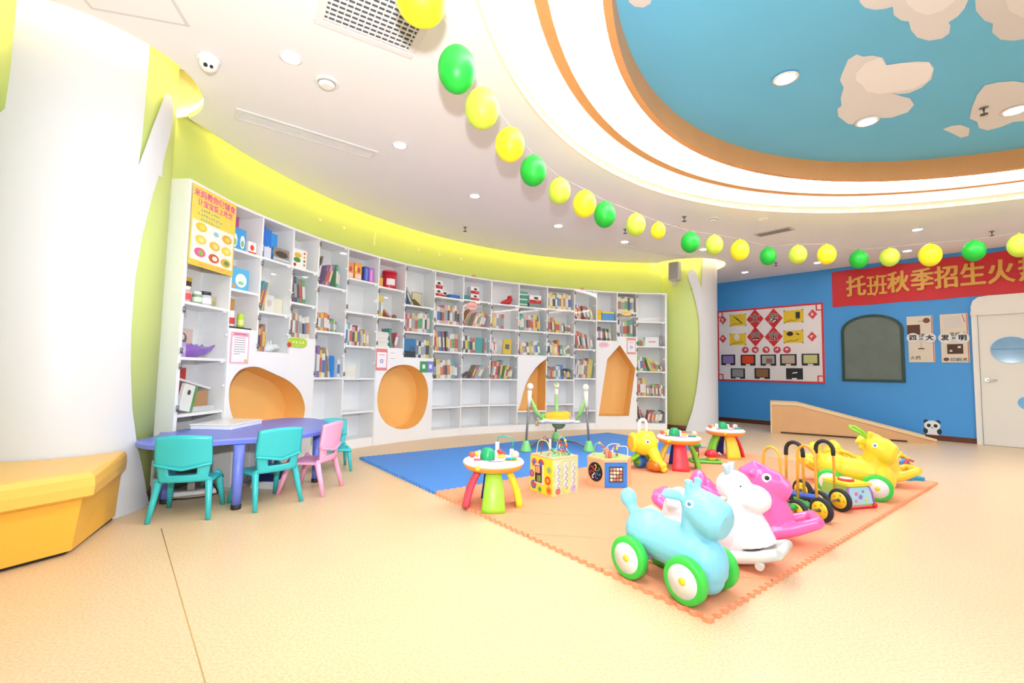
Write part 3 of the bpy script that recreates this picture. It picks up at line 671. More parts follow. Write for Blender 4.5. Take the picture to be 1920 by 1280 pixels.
# sixth column
for k in range(2): pack(5, 0, .01+.27*k, .05, (.11, .12, .21+.01*k), ['#e6946a', '#eba23f'][k], 'orange_toy_box', '%s orange toy box on the top shelf' % ['wide patterned', 'narrow'][k], 'box', [(.1, .9, .08, .35, '#ead3c4'), (.35, .75, .42, .75, '#b8503c', 1), (.0, .3, .5, .8, '#e9d36a')], group='orange toy boxes')
for k in range(2): pack(5, 0, .60+.17*k, .05, (.075, .12, .2), ['#3f4fae', '#b65fc0'][k], 'card_box', '%s box beside the orange toy boxes' % ['indigo', 'violet'][k], 'box', [(.25, .75, .1, .9, ['#6f86d8', '#dd9ae0'][k])])
pack(5, 1, .0, .1, (.03, .03, .06), '#4f9a50', 'small_green_block', 'tiny green block in an almost empty compartment', 'toy block')
books(5, 2, .06, .5, 'wtrwpmw', (.6, .74)); books(5, 2, .52, .84, 'aauaa', (.5, .55), 4, start=7); stack(5, 3, .02, .42, 'legeglce', .02)
# seventh column
pack(6, 0, .0, .06, (.1, .08, .13), '#e2ad4e', 'small_yellow_box', 'small yellow box beside the red tin', 'box')
t = thing('red_tin', 'large red and white tin with lid on the top shelf', 'tin'); t.matrix_world = cell_M(6, .29, .15, ROWS[6][0][0]+.001)
MB().lathe([(.098, 0), (.1, .005), (.1, .235)], 28).build('tin_body', mat('#c9283c', .3), t); MB().lathe([(.104, .232), (.104, .258), (.1, .262)], 28).build('lid', mat('#d83248', .3), t)
MB().tube([(.1012*math.cos(a), .1012*math.sin(a), .10) for a in [math.radians(-150+6*k) for k in range(13)]], .045, 4, smooth=False, flat=.02, up=(1, 0, 0)).build('tin_label', mat('#e9e4e2', .4), t)
books(6, 1, .04, .24, 'yy', (.7, .78)); books(6, 1, .24, .62, 'o', (.4, .4), 52, start=2)
o = MB().sph((0, 0, .03), (.04, .03, .03)).build('toy_nut', mat('#8f6a4a', .5)); o.matrix_world = cell_M(6, .34, .08, ROWS[6][1][0]+.001); tag(o, 'round brown toy beside a tilted orange book', 'toy')
stack(6, 2, .01, .5, 'capwaewcua', .02); books(6, 2, .5, .68, 'ttg', (.6, .7), 8, start=10); books(6, 2, .7, .92, 'rp', (.56, .62), -12, start=13)
# eighth column
books(7, 0, .0, .34, 'bsyc', (.42, .5), 24); books(7, 0, .34, .6, 'u', (.28, .3), 55, start=4); pack(7, 0, .5, .22, (.19, .018, .24), '#a9aba2', 'framed_print', 'grey framed picture leaning among books', 'picture frame', [(.08, .92, .07, .93, '#d9d3b4')], lean=0)
books(7, 1, .02, .94, 'rpuaeacwwpwet', (.66, .9)); pack(7, 2, .01, .04, (.21, .012, .27), '#2c79ae', 'blue_picture_book', 'large blue picture book facing out', 'book', [(0, 1, 0, .35, '#28323c'), (.5, .95, .3, .6, '#3d5f7a', 1)]); books(7, 2, .48, .92, 'wkgwwy', (.6, .78), start=1)
# ninth column
M_RED = [(0, 1, .0, .42, '#bf2733'), (.35, .75, .5, .8, '#3b3b40', 1), (.55, .85, .2, .5, '#c98b52', 1)]
pack(8, 0, .01, .06, (.15, .13, .125), '#ece9ea', 'red_white_carton', 'lower red and white carton of the ninth column stack', 'box', M_RED, group='red and white cartons'); pack(8, 0, .01, .06, (.15, .13, .125), '#ece9ea', 'red_white_carton', 'upper red and white carton of the ninth column stack', 'box', M_RED, z=.127, group='red and white cartons')
pack(8, 0, .34, .14, (.15, .13, .125), '#ece9ea', 'red_white_carton', 'single red and white carton behind a blue box', 'box', M_RED, group='red and white cartons'); pack(8, 0, .55, .03, (.19, .1, .06), '#2d6fae', 'flat_blue_box', 'flat blue box before the red and white carton', 'box')
books(8, 1, .02, .94, 'awplwpcowcwp', (.62, .8)); books(8, 2, .02, .44, 'aorbnr', (.7, .78), 5); books(8, 2, .45, .92, 'neewwa', (.66, .82), 3, start=6); books(8, 3, .02, .93, 'kyawcwaweatv', (.58, .82), 3)
# tenth column
for k in range(2): pack(9, 0, .3, .06, (.155, .13, .115), '#ece9ea', 'red_white_carton', '%s red and white carton beside a teal box' % ['lower', 'upper'][k], 'box', M_RED, z=.117*k, group='red and white cartons')
pack(9, 0, .06, .05, (.11, .1, .075), '#3c8f8c', 'teal_box', 'small teal box beside red and white cartons', 'box')
books(9, 1, .0, .34, 'oor', (.72, .78), -26); books(9, 1, .35, .96, 'apawyaur', (.56, .66), -20, start=3); books(9, 2, .02, .5, 'wkwwur', (.56, .72), 4); pack(9, 2, .5, .06, (.14, .014, .25), '#4aa5a6', 'teal_picture_book', 'tall teal picture book facing out', 'book', lean=-4); books(9, 2, .84, .96, 'as', (.6, .64), start=7)
books(9, 3, .02, .3, 'k', (.52, .52), -58); books(9, 3, .36, .9, 'urevpsea', (.5, .62), -24, start=1)
# eleventh column
def cap(m):
    m.tube([(-.09, 0, .02), (-.04, 0, .035), (.02, 0, .04), (.06, 0, .055), (.09, 0, .10), (.085, 0, .16)], [.012, .03, .05, .055, .05, .03], 14)
o = blob('red_toy_hat', mat('#c92a2d', .4), None, cap, .008, 2); o.matrix_world = cell_M(10, .31, .12, ROWS[10][0][0]+.012); tag(o, 'red curled toy cap alone on the top shelf', 'toy')
books(10, 1, .03, .5, 'apcwer', (.62, .7)); books(10, 2, .02, .26, 'pewa', (.58, .7), 3); pack(10, 2, .48, .05, (.155, .03, .25), '#e2c02c', 'yellow_picture_book', 'yellow book with dark square picture facing out', 'book', [(.25, .75, .35, .68, '#5c6470')], lean=-3)
books(10, 3, .03, .52, 'orart', (.74, .84), -8); books(10, 3, .53, .9, 'lywmue', (.4, .62), -10, start=5)
# twelfth column
for k in range(3): pack(11, 0, .01, .05, (.165, .14, .085), '#4f9b80', 'green_carton_box', '%s green carton of the pile of three' % ['bottom', 'middle', 'top'][k], 'box', [(.0, 1, .35, .6, '#c9ddd3')], z=.087*k, group='green cartons')
pack(11, 0, .40, .05, (.23, .13, .075), '#7d8f8a', 'grey_green_box', 'grey green box under a red and white carton', 'box'); pack(11, 0, .40, .05, (.23, .13, .14), '#ece9ea', 'red_white_carton', 'red and white carton on a grey green box', 'box', M_RED, z=.078, group='red and white cartons')
books(11, 1, .02, .82, 'ttappwsynyks', (.6, .78), 3); books(11, 2, .02, .84, 'pwwmpleclwg', (.48, .64), 8)
# thirteenth column
books(12, 0, .02, .94, 'cyctcccyccac', (.68, .8), 2); books(12, 1, .02, .3, 'auo', (.6, .72), 4); books(12, 1, .30, .92, 'ylaogtcaw', (.54, .36, 1), 6, start=3); books(12, 2, .02, .5, 'wekayo', (.55, .75), 3); books(12, 2, .51, .9, 'geelww', (.4, .52), 4, start=6)
books(12, 3, .02, .36, 'grrrt', (.5, .62)); books(12, 3, .36, .66, 'wsb', (.58, .64), 3, start=5); books(12, 3, .68, .94, 'cukk', (.34, .48), start=8)
# fourteenth to seventeenth columns
books(13, 0, .02, .34, 'mwpu', (.44, .54), 4); books(13, 0, .35, .96, 'ruamca', (.5, .42, 1), 16, start=4); books(13, 1, .02, .94, 'arouwarsce', (.66, .46, 1), 10); books(13, 2, .02, .94, 'ewpuvacruyl', (.62, .72), -6)
t = pack(14, 0, .02, .06, (.1, .14, .2), '#ecc92e', 'yellow_storage_box', 'narrow yellow storage box beside the blue crate', 'box', [(0, 1, .55, .6, '#b99a20')]); pack(14, 0, .30, .05, (.24, .15, .17), '#5a9ed8', 'blue_crate', 'pale blue crate with yellow cover', 'crate', [(.0, 1, .82, 1, '#e7d246'), (.0, 1, .4, .42, '#4a86bd'), (.0, 1, .6, .62, '#4a86bd'), (.25, .27, 0, .8, '#4a86bd'), (.5, .52, 0, .8, '#4a86bd'), (.75, .77, 0, .8, '#4a86bd')])
books(14, 1, .02, .42, 'mkvk', (.62, .74)); books(14, 1, .42, .78, 'gkkl', (.5, .66), 8, start=4); books(15, 0, .03, .94, 'ccrcckcc', (.74, .84), 1); books(15, 1, .02, .86, 'kwewolgtt', (.6, .74), 1)
pack(16, 1, .3, .05, (.26, .1, .17), '#f1eeee', 'white_pink_box', 'white box with pink lettering on second shelf', 'box', [(.25, .75, .42, .58, '#e39ab0')]); 
for k, col in enumerate(('#6fa85c', '#c96a5a', '#8fb36a', '#d8d2c8')):
    o = MB().lathe([(.014, 0), (.016, .004), (.016, .09), (.006, .105), (.006, .125)], 10).build('paint_bottle', mat(col, .3)); o.matrix_world = cell_M(16, .05+.034*k, .06, ROWS[16][1][0]+.001); tag(o, '%s small bottle from left beside white pink box' % ORD[k], 'bottle', 'small bottles')
o = MB().lathe([(.022, 0), (.026, .006), (.026, .19), (.014, .2)], 12).build('metal_flask', mat('#a8a3a6', .3, .6)); o.matrix_world = cell_M(16, CW[16]-.07, .09, ROWS[16][1][0]+.001); tag(o, 'slim grey flask right of white pink box', 'flask')
books(16, 2, .02, .3, 'lwg', (.5, .66), 3); books(16, 2, .31, .95, 'lywylwyr', (.6, .32, 1), 20, start=3); books(16, 3, .02, .34, 'auyy', (.62, .78), 2); books(16, 3, .34, .95, 'oukyagorgw', (.44, .52), 3, start=4); books(16, 4, .02, .3, 'uro', (.66, .4, 1), 14); books(16, 4, .36, .95, 'remeaeeaek', (.42, .5), -10, start=3)
print('books', N_BOOK[0])

# ------------------------------------------------------------------ notices and poster on the bookcase front
def sheet(name, label, cat, c, cx, zc_, w, h, col, y=-.011, parent=None, tilt=0.0):
    """a flat sheet on the front of column c, centre given by distance from the column's left edge and height; local x right, y up, z out"""
    t = thing(name, label, cat); M = cell_M(c, cx, y, zc_) @ Matrix(((1, 0, 0, 0), (0, 0, -1, 0), (0, 1, 0, 0), (0, 0, 0, 1))) @ Matrix.Rotation(tilt, 4, 'Z')
    t.matrix_world = M; MB().box((0, 0, 0), (w, h, .002)).build('paper', mat(col, .5), t); return t
def on_front(c, x, y): p = on_wall(x, y, FP[c], ND[c]); return (p.to_2d()-FP[c]).dot(UD[c]), p.z
def ink(t, x, y, w, h, col, round_=False, k=0, name='print'):
    z = .0013+.0004*k
    if round_: return MB().prism([(x+w/2*math.cos(2*PI*q/20), y+h/2*math.sin(2*PI*q/20)) for q in range(20)], .001, z).build(name, mat(col, .5), t)
    return MB().box((x, y, z/2+.0005), (w, h, z-.001+.0004)).build(name, mat(col, .5), t)
def write(t, txt, x, y, size, col, bold=0.0, z=.0014, sx=1.0, align='CENTER', rot=0.0):
    o = link('lettering', text_mesh(txt, size, mat(col, .5), .0004, bold, align, sx), t); o.location = (x, y, z); o.rotation_euler = (0, 0, rot); return o
def marks(t, n, x, y, size, col, z=.0014, sx=1.0, seed=1):
    o = link('lettering', scribble(n, size, mat(col, .5), seed, sx), t); o.location = (x, y, z); return o
(pa, za), (pb, zb) = on_front(0, 361, 343), on_front(0, 430, 518)
pw, ph = CW[0]-.012, (za-zb); 
P = sheet('food_poster', 'yellow cooking poster with pink headline on the first bookcase column', 'poster', 0, CW[0]/2, (za+zb)/2, pw, ph, '#f4d65c', y=-.014)
ink(P, 0, -ph*.19, pw*.94, ph*.52, '#f4efe8', k=0, name='white_panel')
write(P, '米妈教你做辅食', 0, ph*.405, ph*.105, '#e0559c', .0012, z=.0022); write(P, '让宝宝爱上吃饭', .01, ph*.30, ph*.09, '#e0559c', .001, z=.0022)
for k in range(3): marks(P, [8, 10, 8][k], -pw*.10, ph*(.215-.06*k), ph*.045, '#3fa39a', .0022, .95, k)
for k, (x, y, col, col2) in enumerate([(-.28, .0, '#e9c736', '#f3dc6a'), (.03, -.02, '#e9f0e6', '#8fc2dd'), (.31, -.03, '#e3b33c', '#f0d263'), (-.28, -.16, '#e2cc58', '#f2e190'), (.03, -.18, '#eab94a', '#f5d98a'), (.31, -.19, '#ecd04b', '#f6e28c'), (-.28, -.32, '#d9609a', '#8fb84a'), (.03, -.34, '#c9543a', '#f0e6d6'), (.31, -.35, '#d2b24a', '#6f9a3f')]):
    ink(P, x*pw, y*ph, pw*.24, ph*.115, col, True, 2, 'food_picture'); ink(P, x*pw+.01, y*ph, pw*.12, ph*.06, col2, True, 3, 'food_picture')
ink(P, 0, -ph*.46, pw*.97, ph*.07, '#efc84b', k=2); marks(P, 11, 0, -ph*.46, ph*.04, '#ec9a84', .003, 1.0, 9)
ink(P, 0, -ph*.495, pw, ph*.012, '#e0b93a', k=1)
# pink notice under the cans
(s0_, z0_), (s1_, z1_) = on_front(1, 432, 621), on_front(1, 463, 681)
P = sheet('pink_notice', 'pink-bordered printed notice left of the egg-shaped niche', 'notice', 1, (s0_+s1_)/2, (z0_+z1_)/2, .21, z0_-z1_, '#f0b7cb', y=-.012)
ink(P, 0, -.015, .18, (z0_-z1_)*.82, '#f8f2f4', k=1); ink(P, 0, (z0_-z1_)*.44, .16, .022, '#e58fb0', k=1); marks(P, 7, 0, (z0_-z1_)*.44, .02, '#9c4a6c', .0024, 1.0, 4)
for k in range(8): ink(P, -.005-.01*(k == 7)*3, (z0_-z1_)*(.32-.075*k), .13 if k < 7 else .07, .006, '#9a949c', k=2)
ink(P, .07, -(z0_-z1_)*.42, .035, .03, '#e9c04a', True, 3)
# green tag with a strawberry
(s_, z_) = on_front(3, 556, 642)
P = sheet('green_shelf_tag', 'lime green shelf tag with red strawberry', 'sign', 3, s_, z_, .01, .01, '#b4d244', y=-.016)
MB().prism([( .13*math.copysign(abs(math.cos(a))**.6, math.cos(a)), .052*math.copysign(abs(math.sin(a))**.6, math.sin(a))) for a in [2*PI*k/32 for k in range(32)]], -.001, .003).build('plate', mat('#b4d244', .5), P)
marks(P, 4, .012, 0, .044, '#eef2cf', .0034, 1.0, 5); MB().prism(ell(-.115, -.03, .028, .026, 20), .003, .005).build('strawberry', mat('#d2402f', .5), P)
# framed pink-edged notices
def qr_free(c, x0, y0, x1, y1, col, inner, label, name='payment_card', mark='#5b74b8'):
    (a, za_), (b, zb_) = on_front(c, x0, y0), on_front(c, x1, y1); w, h = b-a, za_-zb_
    P = sheet(name, label, 'notice', c, (a+b)/2, (za_+zb_)/2, w, h, col, y=-.013); ink(P, 0, -h*.02, w*.86, h*.72, inner, k=1); ink(P, 0, -h*.08, w*.3, w*.3, mark, True, 2); ink(P, 0, -h*.08, w*.17, w*.17, inner, True, 3)
    ink(P, 0, h*.22, w*.5, .008, '#c98a90', k=2); return P
qr_free(6, 705, 653, 724, 694, '#e07f7c', '#f3eef2', 'coral-bordered card left of the round niche')
(a_, za_), (b_, zb_) = on_front(6, 727, 655), on_front(6, 743, 676)
P = sheet('white_code_card', 'small white card right of the coral-bordered card', 'card', 6, (a_+b_)/2, (za_+zb_)/2, b_-a_, za_-zb_, '#f2f2f2', y=-.012); ink(P, 0, .03, .08, .006, '#9aa0aa', k=1); ink(P, 0, -.045, .08, .006, '#9aa0aa', k=1)
(a_, za_), (b_, zb_) = on_front(7, 787, 677), on_front(7, 800, 698); P = sheet('green_card', 'green card beside a violet one, right of the round niche', 'card', 7, (a_+b_)/2, (za_+zb_)/2, b_-a_, za_-zb_, '#3f9a5c', y=-.012); ink(P, 0, .005, .05, .06, '#e8efe9', k=1)
(a_, za_), (b_, zb_) = on_front(7, 800.5, 677), on_front(7, 811.5, 698); P = sheet('violet_card', 'violet card beside a green one, right of the round niche', 'card', 7, (a_+b_)/2, (za_+zb_)/2, b_-a_, za_-zb_, '#7f86d2', y=-.012); ink(P, 0, .005, .05, .06, '#e8e8f4', k=1)
qr_free(15, 1175, 633, 1191.5, 664, '#e39a92', '#f0edf2', 'coral-bordered card right of the house-shaped niche')
# paper cut-outs
def tagcloud(c, x, y, w, h, col, txt, tcol, label, name):
    s_, z_ = on_front(c, x, y); P = sheet(name, label, 'sign', c, s_, z_, .01, .01, col, y=-.016)
    MB().prism([(w/2*(1+.10*math.cos(7*a))*math.cos(a), h/2*(1+.10*math.cos(7*a))*math.sin(a)) for a in [2*PI*k/42 for k in range(42)]], -.001, .003).build('plate', mat(col, .5), P); marks(P, txt, 0, 0, h*.3, tcol, .0034, 1.0, c); return P
tagcloud(9, 884, 574, .21, .13, '#f3b9b0', 4, '#c9565e', 'pink cloud-shaped sign on the tenth column', 'cloud_sign')
tagcloud(15, 1174, 587, .21, .10, '#ecd58a', 4, '#b98a30', 'cream scalloped sign under the cream books', 'cream_sign')
tagcloud(14, 1132, 646, .19, .09, '#efc3d6', 4, '#c86a94', 'pink shelf sign under the dark books', 'pink_sign')
for k, (c, x, y) in enumerate(((9, 891, 520), (13, 1107, 543))):
    p = bc_pt(c+.35, H_BC+.018, .02); o = MB().sph((0, 0, 0), (.035, .012, .02), 12, 8).build('pink_magnet', mat('#e88a8a', .4)); o.location = p; tag(o, 'pink bump on the bookcase top above the %s column' % ORD[c], 'decoration', 'pink bumps on the bookcase')
# white dots stuck on the green wall
for k, (x, y) in enumerate([(600, 412), (645, 427), (785, 468), (824, 477), (864, 485)]):
    d = ray(x, y); A = d.x**2+d.y**2; B = -2*(d.x*BC.x+d.y*BC.y); Cq = BC.x**2+BC.y**2-R_WALL**2; tt = (-B+math.sqrt(B*B-4*A*Cq))/(2*A); p = d*tt+V((0, 0, CAM_H)); n = V((BC.x-p.x, BC.y-p.y, 0)).normalized()
    o = MB().prism(ell(0, 0, .02, .02, 12), 0, .004).build('wall_sticker', mat('#f2efc8', .5)); o.matrix_world = frame_M(p+n*.001, V((-n.y, n.x, 0)), (0, 0, 1)); tag(o, '%s pale dot from left on the green wall' % ORD[k], 'sticker', 'dots on the green wall')
d = ray(702, 447); A = d.x**2+d.y**2; B = -2*(d.x*BC.x+d.y*BC.y); Cq = BC.x**2+BC.y**2-R_WALL**2; tt = (-B+math.sqrt(B*B-4*A*Cq))/(2*A); p = d*tt+V((0, 0, CAM_H)); n = V((BC.x-p.x, BC.y-p.y, 0)).normalized()
o = MB().box((0, 0, .002), (.03, .2, .004)).build('paper_strip', mat('#ece9a0', .5)); o.matrix_world = frame_M(p+n*.001, V((-n.y, n.x, 0)), (0, 0, 1)); tag(o, 'narrow pale paper strip on the green wall', 'paper strip')
# ------------------------------------------------------------------ ceiling fixtures
def downlight(x, y, z, label, r=.055, strength=DOWNLIGHT):
    p = at(x, y, z); t = thing('downlight', label, 'ceiling light', (p.x, p.y, z), group='downlights')
    MB().lathe([(r*1.35, 0), (r*1.35, -.004), (r*1.05, -.008), (r, -.004)], 24, capt=False).build('trim_ring', mat('#f2f2f2', .3), t)
    MB().lathe([(r, -.0035), (r*.98, -.0045)], 24).build('lens', mat('#f6f8ff', emit=strength), t)
for x, y, lb in [(545, 108, 'downlight above the left pillar beside the dome camera'), (750, 272, 'downlight beyond the right end of the slot vent'), (890, 367, 'downlight nearest below the green balloon garland'), (1047, 423, 'downlight between two sprinklers near the bookcase'),
                 (1171, 453, 'downlight at the left end of the far slot vent'), (1319, 467, 'downlight behind the balloons above the right pillar'), (1397, 510, 'downlight farthest away, above the blue wall'), (1533, 492, 'downlight half hidden by a yellow balloon'),
                 (1720, 430, 'downlight on the right, nearest the recess rim'), (1701, 470, 'downlight above the red banner')]: downlight(x, y, ZC, lb)
for x, y, lb in [(1473, 147, 'downlight alone in the blue painted sky'), (1626, 228, 'downlight at the foot of the large painted cloud'), (1903, 207, 'downlight in the rightmost painted cloud')]: downlight(x, y, 3.435, lb, .07)

def ceil_rect(px):                          # pixel corners -> centre, size, angle on the ceiling
    p = [at(x, y, ZC) for x, y in px]; c = sum(p, V((0, 0, 0)))/4; e = (p[1]-p[0]+p[2]-p[3])/2; f = (p[3]-p[0]+p[2]-p[1])/2
    return c, e.length, f.length, math.atan2(e.y, e.x)
M_VENT = mat('#e9e9ec', .4)
def slot_vent(px, label, w=None, n=0):
    c, L, W, a = ceil_rect(px); W = w or W; t = thing('slot_vent', label, 'air vent', (c.x, c.y, ZC), a)
    b = .03
    mb = MB().box((0, W/2-b/2, -.006), (L, b, .012), bevel=.003); mb.build('frame_side', M_VENT, t); MB().box((0, -W/2+b/2, -.006), (L, b, .012), bevel=.003).build('frame_side', M_VENT, t)
    for s in (-1, 1): MB().box((s*(L/2-b/2), 0, -.006), (b, W-2*b, .012), bevel=.003).build('frame_end', M_VENT, t)
    MB().box((0, 0, -.001), (L-2*b, W-2*b, .002)).build('backing', mat('#d3d3d6', .6), t)
    k = max(4, int((W-2*b)/.02))
    for q in range(k): MB().box((0, -W/2+b+(q+.5)*(W-2*b)/k, -.005), (L-2*b, .009, .006)).build('slat', M_VENT, t)
slot_vent([(447, 202), (712, 285), (695, 297), (435, 220)], 'long slot vent beside the dome camera')
slot_vent([(1168, 459), (1180, 457), (1290, 482), (1272, 484)][0:1]+[(1292, 480), (1285, 485), (1160, 462)], 'far slot vent near the right pillar', w=.16)
# egg-crate return grille
c, L, W, a = ceil_rect([(655, -45), (790, 10), (742, 66), (640, 22)])
t = thing('grille_vent', 'square egg-crate vent partly behind the nearest yellow balloon', 'air vent', (c.x, c.y, ZC), a); L = W = .62
for s in (-1, 1): MB().box((0, s*(W/2-.025), -.006), (L, .05, .012), bevel=.003).build('frame_side', M_VENT, t); MB().box((s*(L/2-.025), 0, -.006), (.05, W-.1, .012), bevel=.003).build('frame_end', M_VENT, t)
MB().box((0, 0, -.0005), (L-.1, W-.1, .001)).build('backing', mat('#5b6066', .8), t)
for q in range(13): MB().box((-.24+q*.04, 0, -.006), (.007, W-.1, .01)).build('slat', M_VENT, t); MB().box((0, -.24+q*.04, -.008), (L-.1, .012, .008)).build('slat', M_VENT, t)
def panel(px, label, name='access_panel'):
    c, L, W, a = ceil_rect(px); t = thing(name, label, 'ceiling hatch', (c.x, c.y, ZC), a)
    MB().box((0, 0, -.002), (L, W, .004)).build('frame', mat('#dcd9da', .6), t); MB().box((0, 0, -.0045), (L-.04, W-.04, .002)).build('hatch', M_CEIL, t)
panel([(60, -60), (345, -30), (328, 55), (210, 12)], 'pale ceiling hatch above the left pillar')
panel([(1228, 426), (1262, 421), (1292, 429), (1250, 436)], 'small grey ceiling hatch behind a yellow balloon')
c, L, W, a = ceil_rect([(1424, 436), (1466, 428), (1480, 432), (1436, 442)]); t = thing('small_vent', 'small grey rectangular vent above the balloons', 'air vent', (c.x, c.y, ZC), a)
MB().box((0, 0, -.003), (.5, .2, .006), bevel=.002).build('frame', mat('#cfcac8', .5), t)
for q in range(5): MB().box((0, -.06+.03*q, -.008), (.42, .012, .005)).build('slat', mat('#8f8b8a', .5), t)
def sprinkler(x, y, z, label):
    p = at(x, y, z-.05); t = thing('sprinkler', label, 'sprinkler', (p.x, p.y, z), group='ceiling sprinklers')
    MB().lathe([(.03, 0), (.03, -.004), (.012, -.01)], 14).build('escutcheon', M_STEEL, t)
    MB().tube([(0, 0, -.01), (0, 0, -.03)], .008, 8).build('nozzle', mat('#5d5a56', .4, .6), t)
    MB().lathe([(.004, -.03), (.004, -.058), (.028, -.06), (.028, -.064), (.004, -.066)], 12).build('deflector', mat('#5d5a56', .4, .6), t)
for x, y, z, lb in [(872, 432, ZC, 'sprinkler nearest the bookcase wall'), (1172, 436, ZC, 'sprinkler left of a lime balloon'), (1283, 413, ZC, 'sprinkler beside the round smoke detector'), (1455, 497, ZC, 'sprinkler above a green balloon near the blue wall'), (1860, 440, ZC, 'sprinkler on the right above a green balloon'), (1845, 212, 3.44, 'sprinkler in the rightmost painted cloud')]: sprinkler(x, y, z, lb)
def detector(x, y, label, r=.07):
    p = at(x, y, ZC-.01); t = thing('smoke_detector', label, 'smoke detector', (p.x, p.y, ZC), group='smoke detectors')
    MB().lathe([(r, 0), (r, -.008), (r*.92, -.014)], 28).build('base', mat('#f3f3f3', .35), t); MB().lathe([(r*.74, -.013), (r*.74, -.017), (r*.70, -.02)], 28).build('slot', mat('#8e8e90', .5), t)
    MB().lathe([(r*.7, -.018), (r*.66, -.034), (r*.4, -.04)], 28).build('cap', mat('#f5f5f5', .3), t)
detector(613, 156, 'round white detector left of the nearest green balloon', .085); detector(1337, 411, 'round white detector near the recess rim')
p = at(1426, 413, ZC-.02); t = thing('motion_sensor', 'small white square sensor on the far ceiling', 'sensor', (p.x, p.y, ZC)); MB().box((0, 0, -.01), (.13, .13, .02), bevel=.008).build('housing', mat('#f2f0ee', .4), t); MB().sph((0, 0, -.02), (.045, .045, .025)).build('lens', mat('#e6e2de', .3), t)
# dome security camera
p = at(391, 122, ZC-.05); t = thing('security_camera', 'white dome security camera beside the left pillar', 'camera', (p.x, p.y, ZC)); to = math.atan2(-p.y, -p.x)
MB().lathe([(.07, 0), (.07, -.02), (.062, -.03)], 28).build('mount', mat('#f4f5f6', .3), t)
MB().sph((0, 0, -.04), (.058, .058, .056), 24, 14).build('dome', mat('#f2f3f5', .25), t)
dv = V((math.cos(to), math.sin(to), -.9)).normalized(); c0 = V((0, 0, -.04))+dv*.055
for k, (o_, r_, nm) in enumerate(((-.017, .013, 'lens'), (.017, .011, 'infrared_lamp'))):
    s_ = V((-math.sin(to), math.cos(to), 0))*o_; MB().cyl(c0+s_-dv*.01, c0+s_+dv*.004, r_, n=14).build(nm, mat('#23262c', .2), t)
# speaker on the far pillar
an = math.atan2(-PR.y, -PR.x)-.30; sp = V((PR.x+math.cos(an)*(R_PIL+.14), PR.y+math.sin(an)*(R_PIL+.14)))
zt_, zb_ = z_at(1311, 489, sp.x, sp.y), z_at(1311, 524, sp.x, sp.y); ra = an+PI/2
t = thing('wall_speaker', 'grey box speaker mounted high on the far pillar', 'speaker', (sp.x, sp.y, (zt_+zb_)/2), ra)
MB().box((0, 0, 0), (.19, .15, zt_-zb_), bevel=.012).build('cabinet', mat('#b9b8b6', .5), t); MB().box((0, -.077, 0), (.16, .006, (zt_-zb_)*.9), bevel=.002).build('grille', mat('#9b9a99', .7, bump=.5, scale=300), t)
MB().box((0, .08, .02), (.05, .13, .05)).build('bracket', mat('#8d8c8a', .5), t); MB().box((-.03, .06, -(zt_-zb_)/2-.04), (.06, .03, .09)).build('junction_box', mat('#d8d6d2', .5), t)

# ------------------------------------------------------------------ balloon garland
BAL = [(790, 0, 96, 92, 'y'), (857, 130, 72, 90, 'g'), (904, 203, 65, 78, 'l'), (956, 271, 56, 66, 'y'), (1000, 320, 50, 58, 'g'), (1049, 358, 42, 50, 'l'), (1096, 382, 44, 52, 'y'), (1134, 402, 41, 50, 'g'), (1192, 421, 37, 44, 'l'), (1234, 432, 28, 32, 'y'), (1294, 454, 36, 40, 'g'), (1339, 459, 34, 38, 'l'), (1387, 469, 36, 40, 'y'),
       (1440, 480, 32, 34, 'g'), (1496, 477, 35, 36, 'l'), (1550, 477, 37, 38, 'y'), (1610, 486, 37, 35, 'g'), (1668, 482, 39, 35, 'l'), (1744, 478, 46, 43, 'y'), (1826, 470, 47, 40, 'g'), (1912, 460, 50, 45, 'l')]
BCOL = dict(y=('#f7ec2a', 'bright yellow'), g=('#21b83a', 'green'), l=('#c5e04a', 'lime'))
# the garland hangs lower where it crosses the room
seen = dict(y=0, g=0, l=0); knots = []
for k, (x, y, w, h, cc) in enumerate(BAL):
    zz = 2.69 if k < 10 else 2.69-.05*min((k-9)/8, 1)
    d = ray(x, y); tt = (zz-CAM_H)/d.z; p = V((d.x*tt, d.y*tt, zz)); th = math.atan2(p.x, p.y)
    rx = w*tt/F_PX/2*math.cos(th)**.9; rh = h*tt/F_PX/2*(.98 if k < 4 else 1.0); rh = min(rh, rx*1.28)
    hexc, nm = BCOL[cc]; seen[cc] += 1
    t = thing('balloon', '%s balloon, %s %s one from the left of the garland' % (nm, ORD[seen[cc]-1], nm.split()[-1]), 'balloon', p, group='balloon garland')
    prof = [(rx*math.sin(a)*(1 if a < PI/2 else 1-.16*((a-PI/2)/(PI/2))**2), -rh*math.cos(a)) for a in [PI*q/16 for q in range(16)]]+[(.008, rh*1.0)]
    MB().lathe([(max(r_, .0), z_) for r_, z_ in prof], 28).build('skin', mat(hexc, .42, spec=.4), t)
    MB().lathe([(.007, rh*.97), (.006, rh*1.03), (.013, rh*1.07), (.009, rh*1.09)], 12).build('knot', mat(hexc, .4), t)
    knots.append(p+V((0, 0, rh*1.08)))
path = []
for a_, b_ in zip(knots, knots[1:]):
    for q in range(4): path.append(a_.lerp(b_, q/4))
path.append(knots[-1])
tag(MB().tube(path, .0012, 4).build('garland_string', mat('#e9e4dc', .6)), 'thin clear string carrying the balloon garland', 'string')

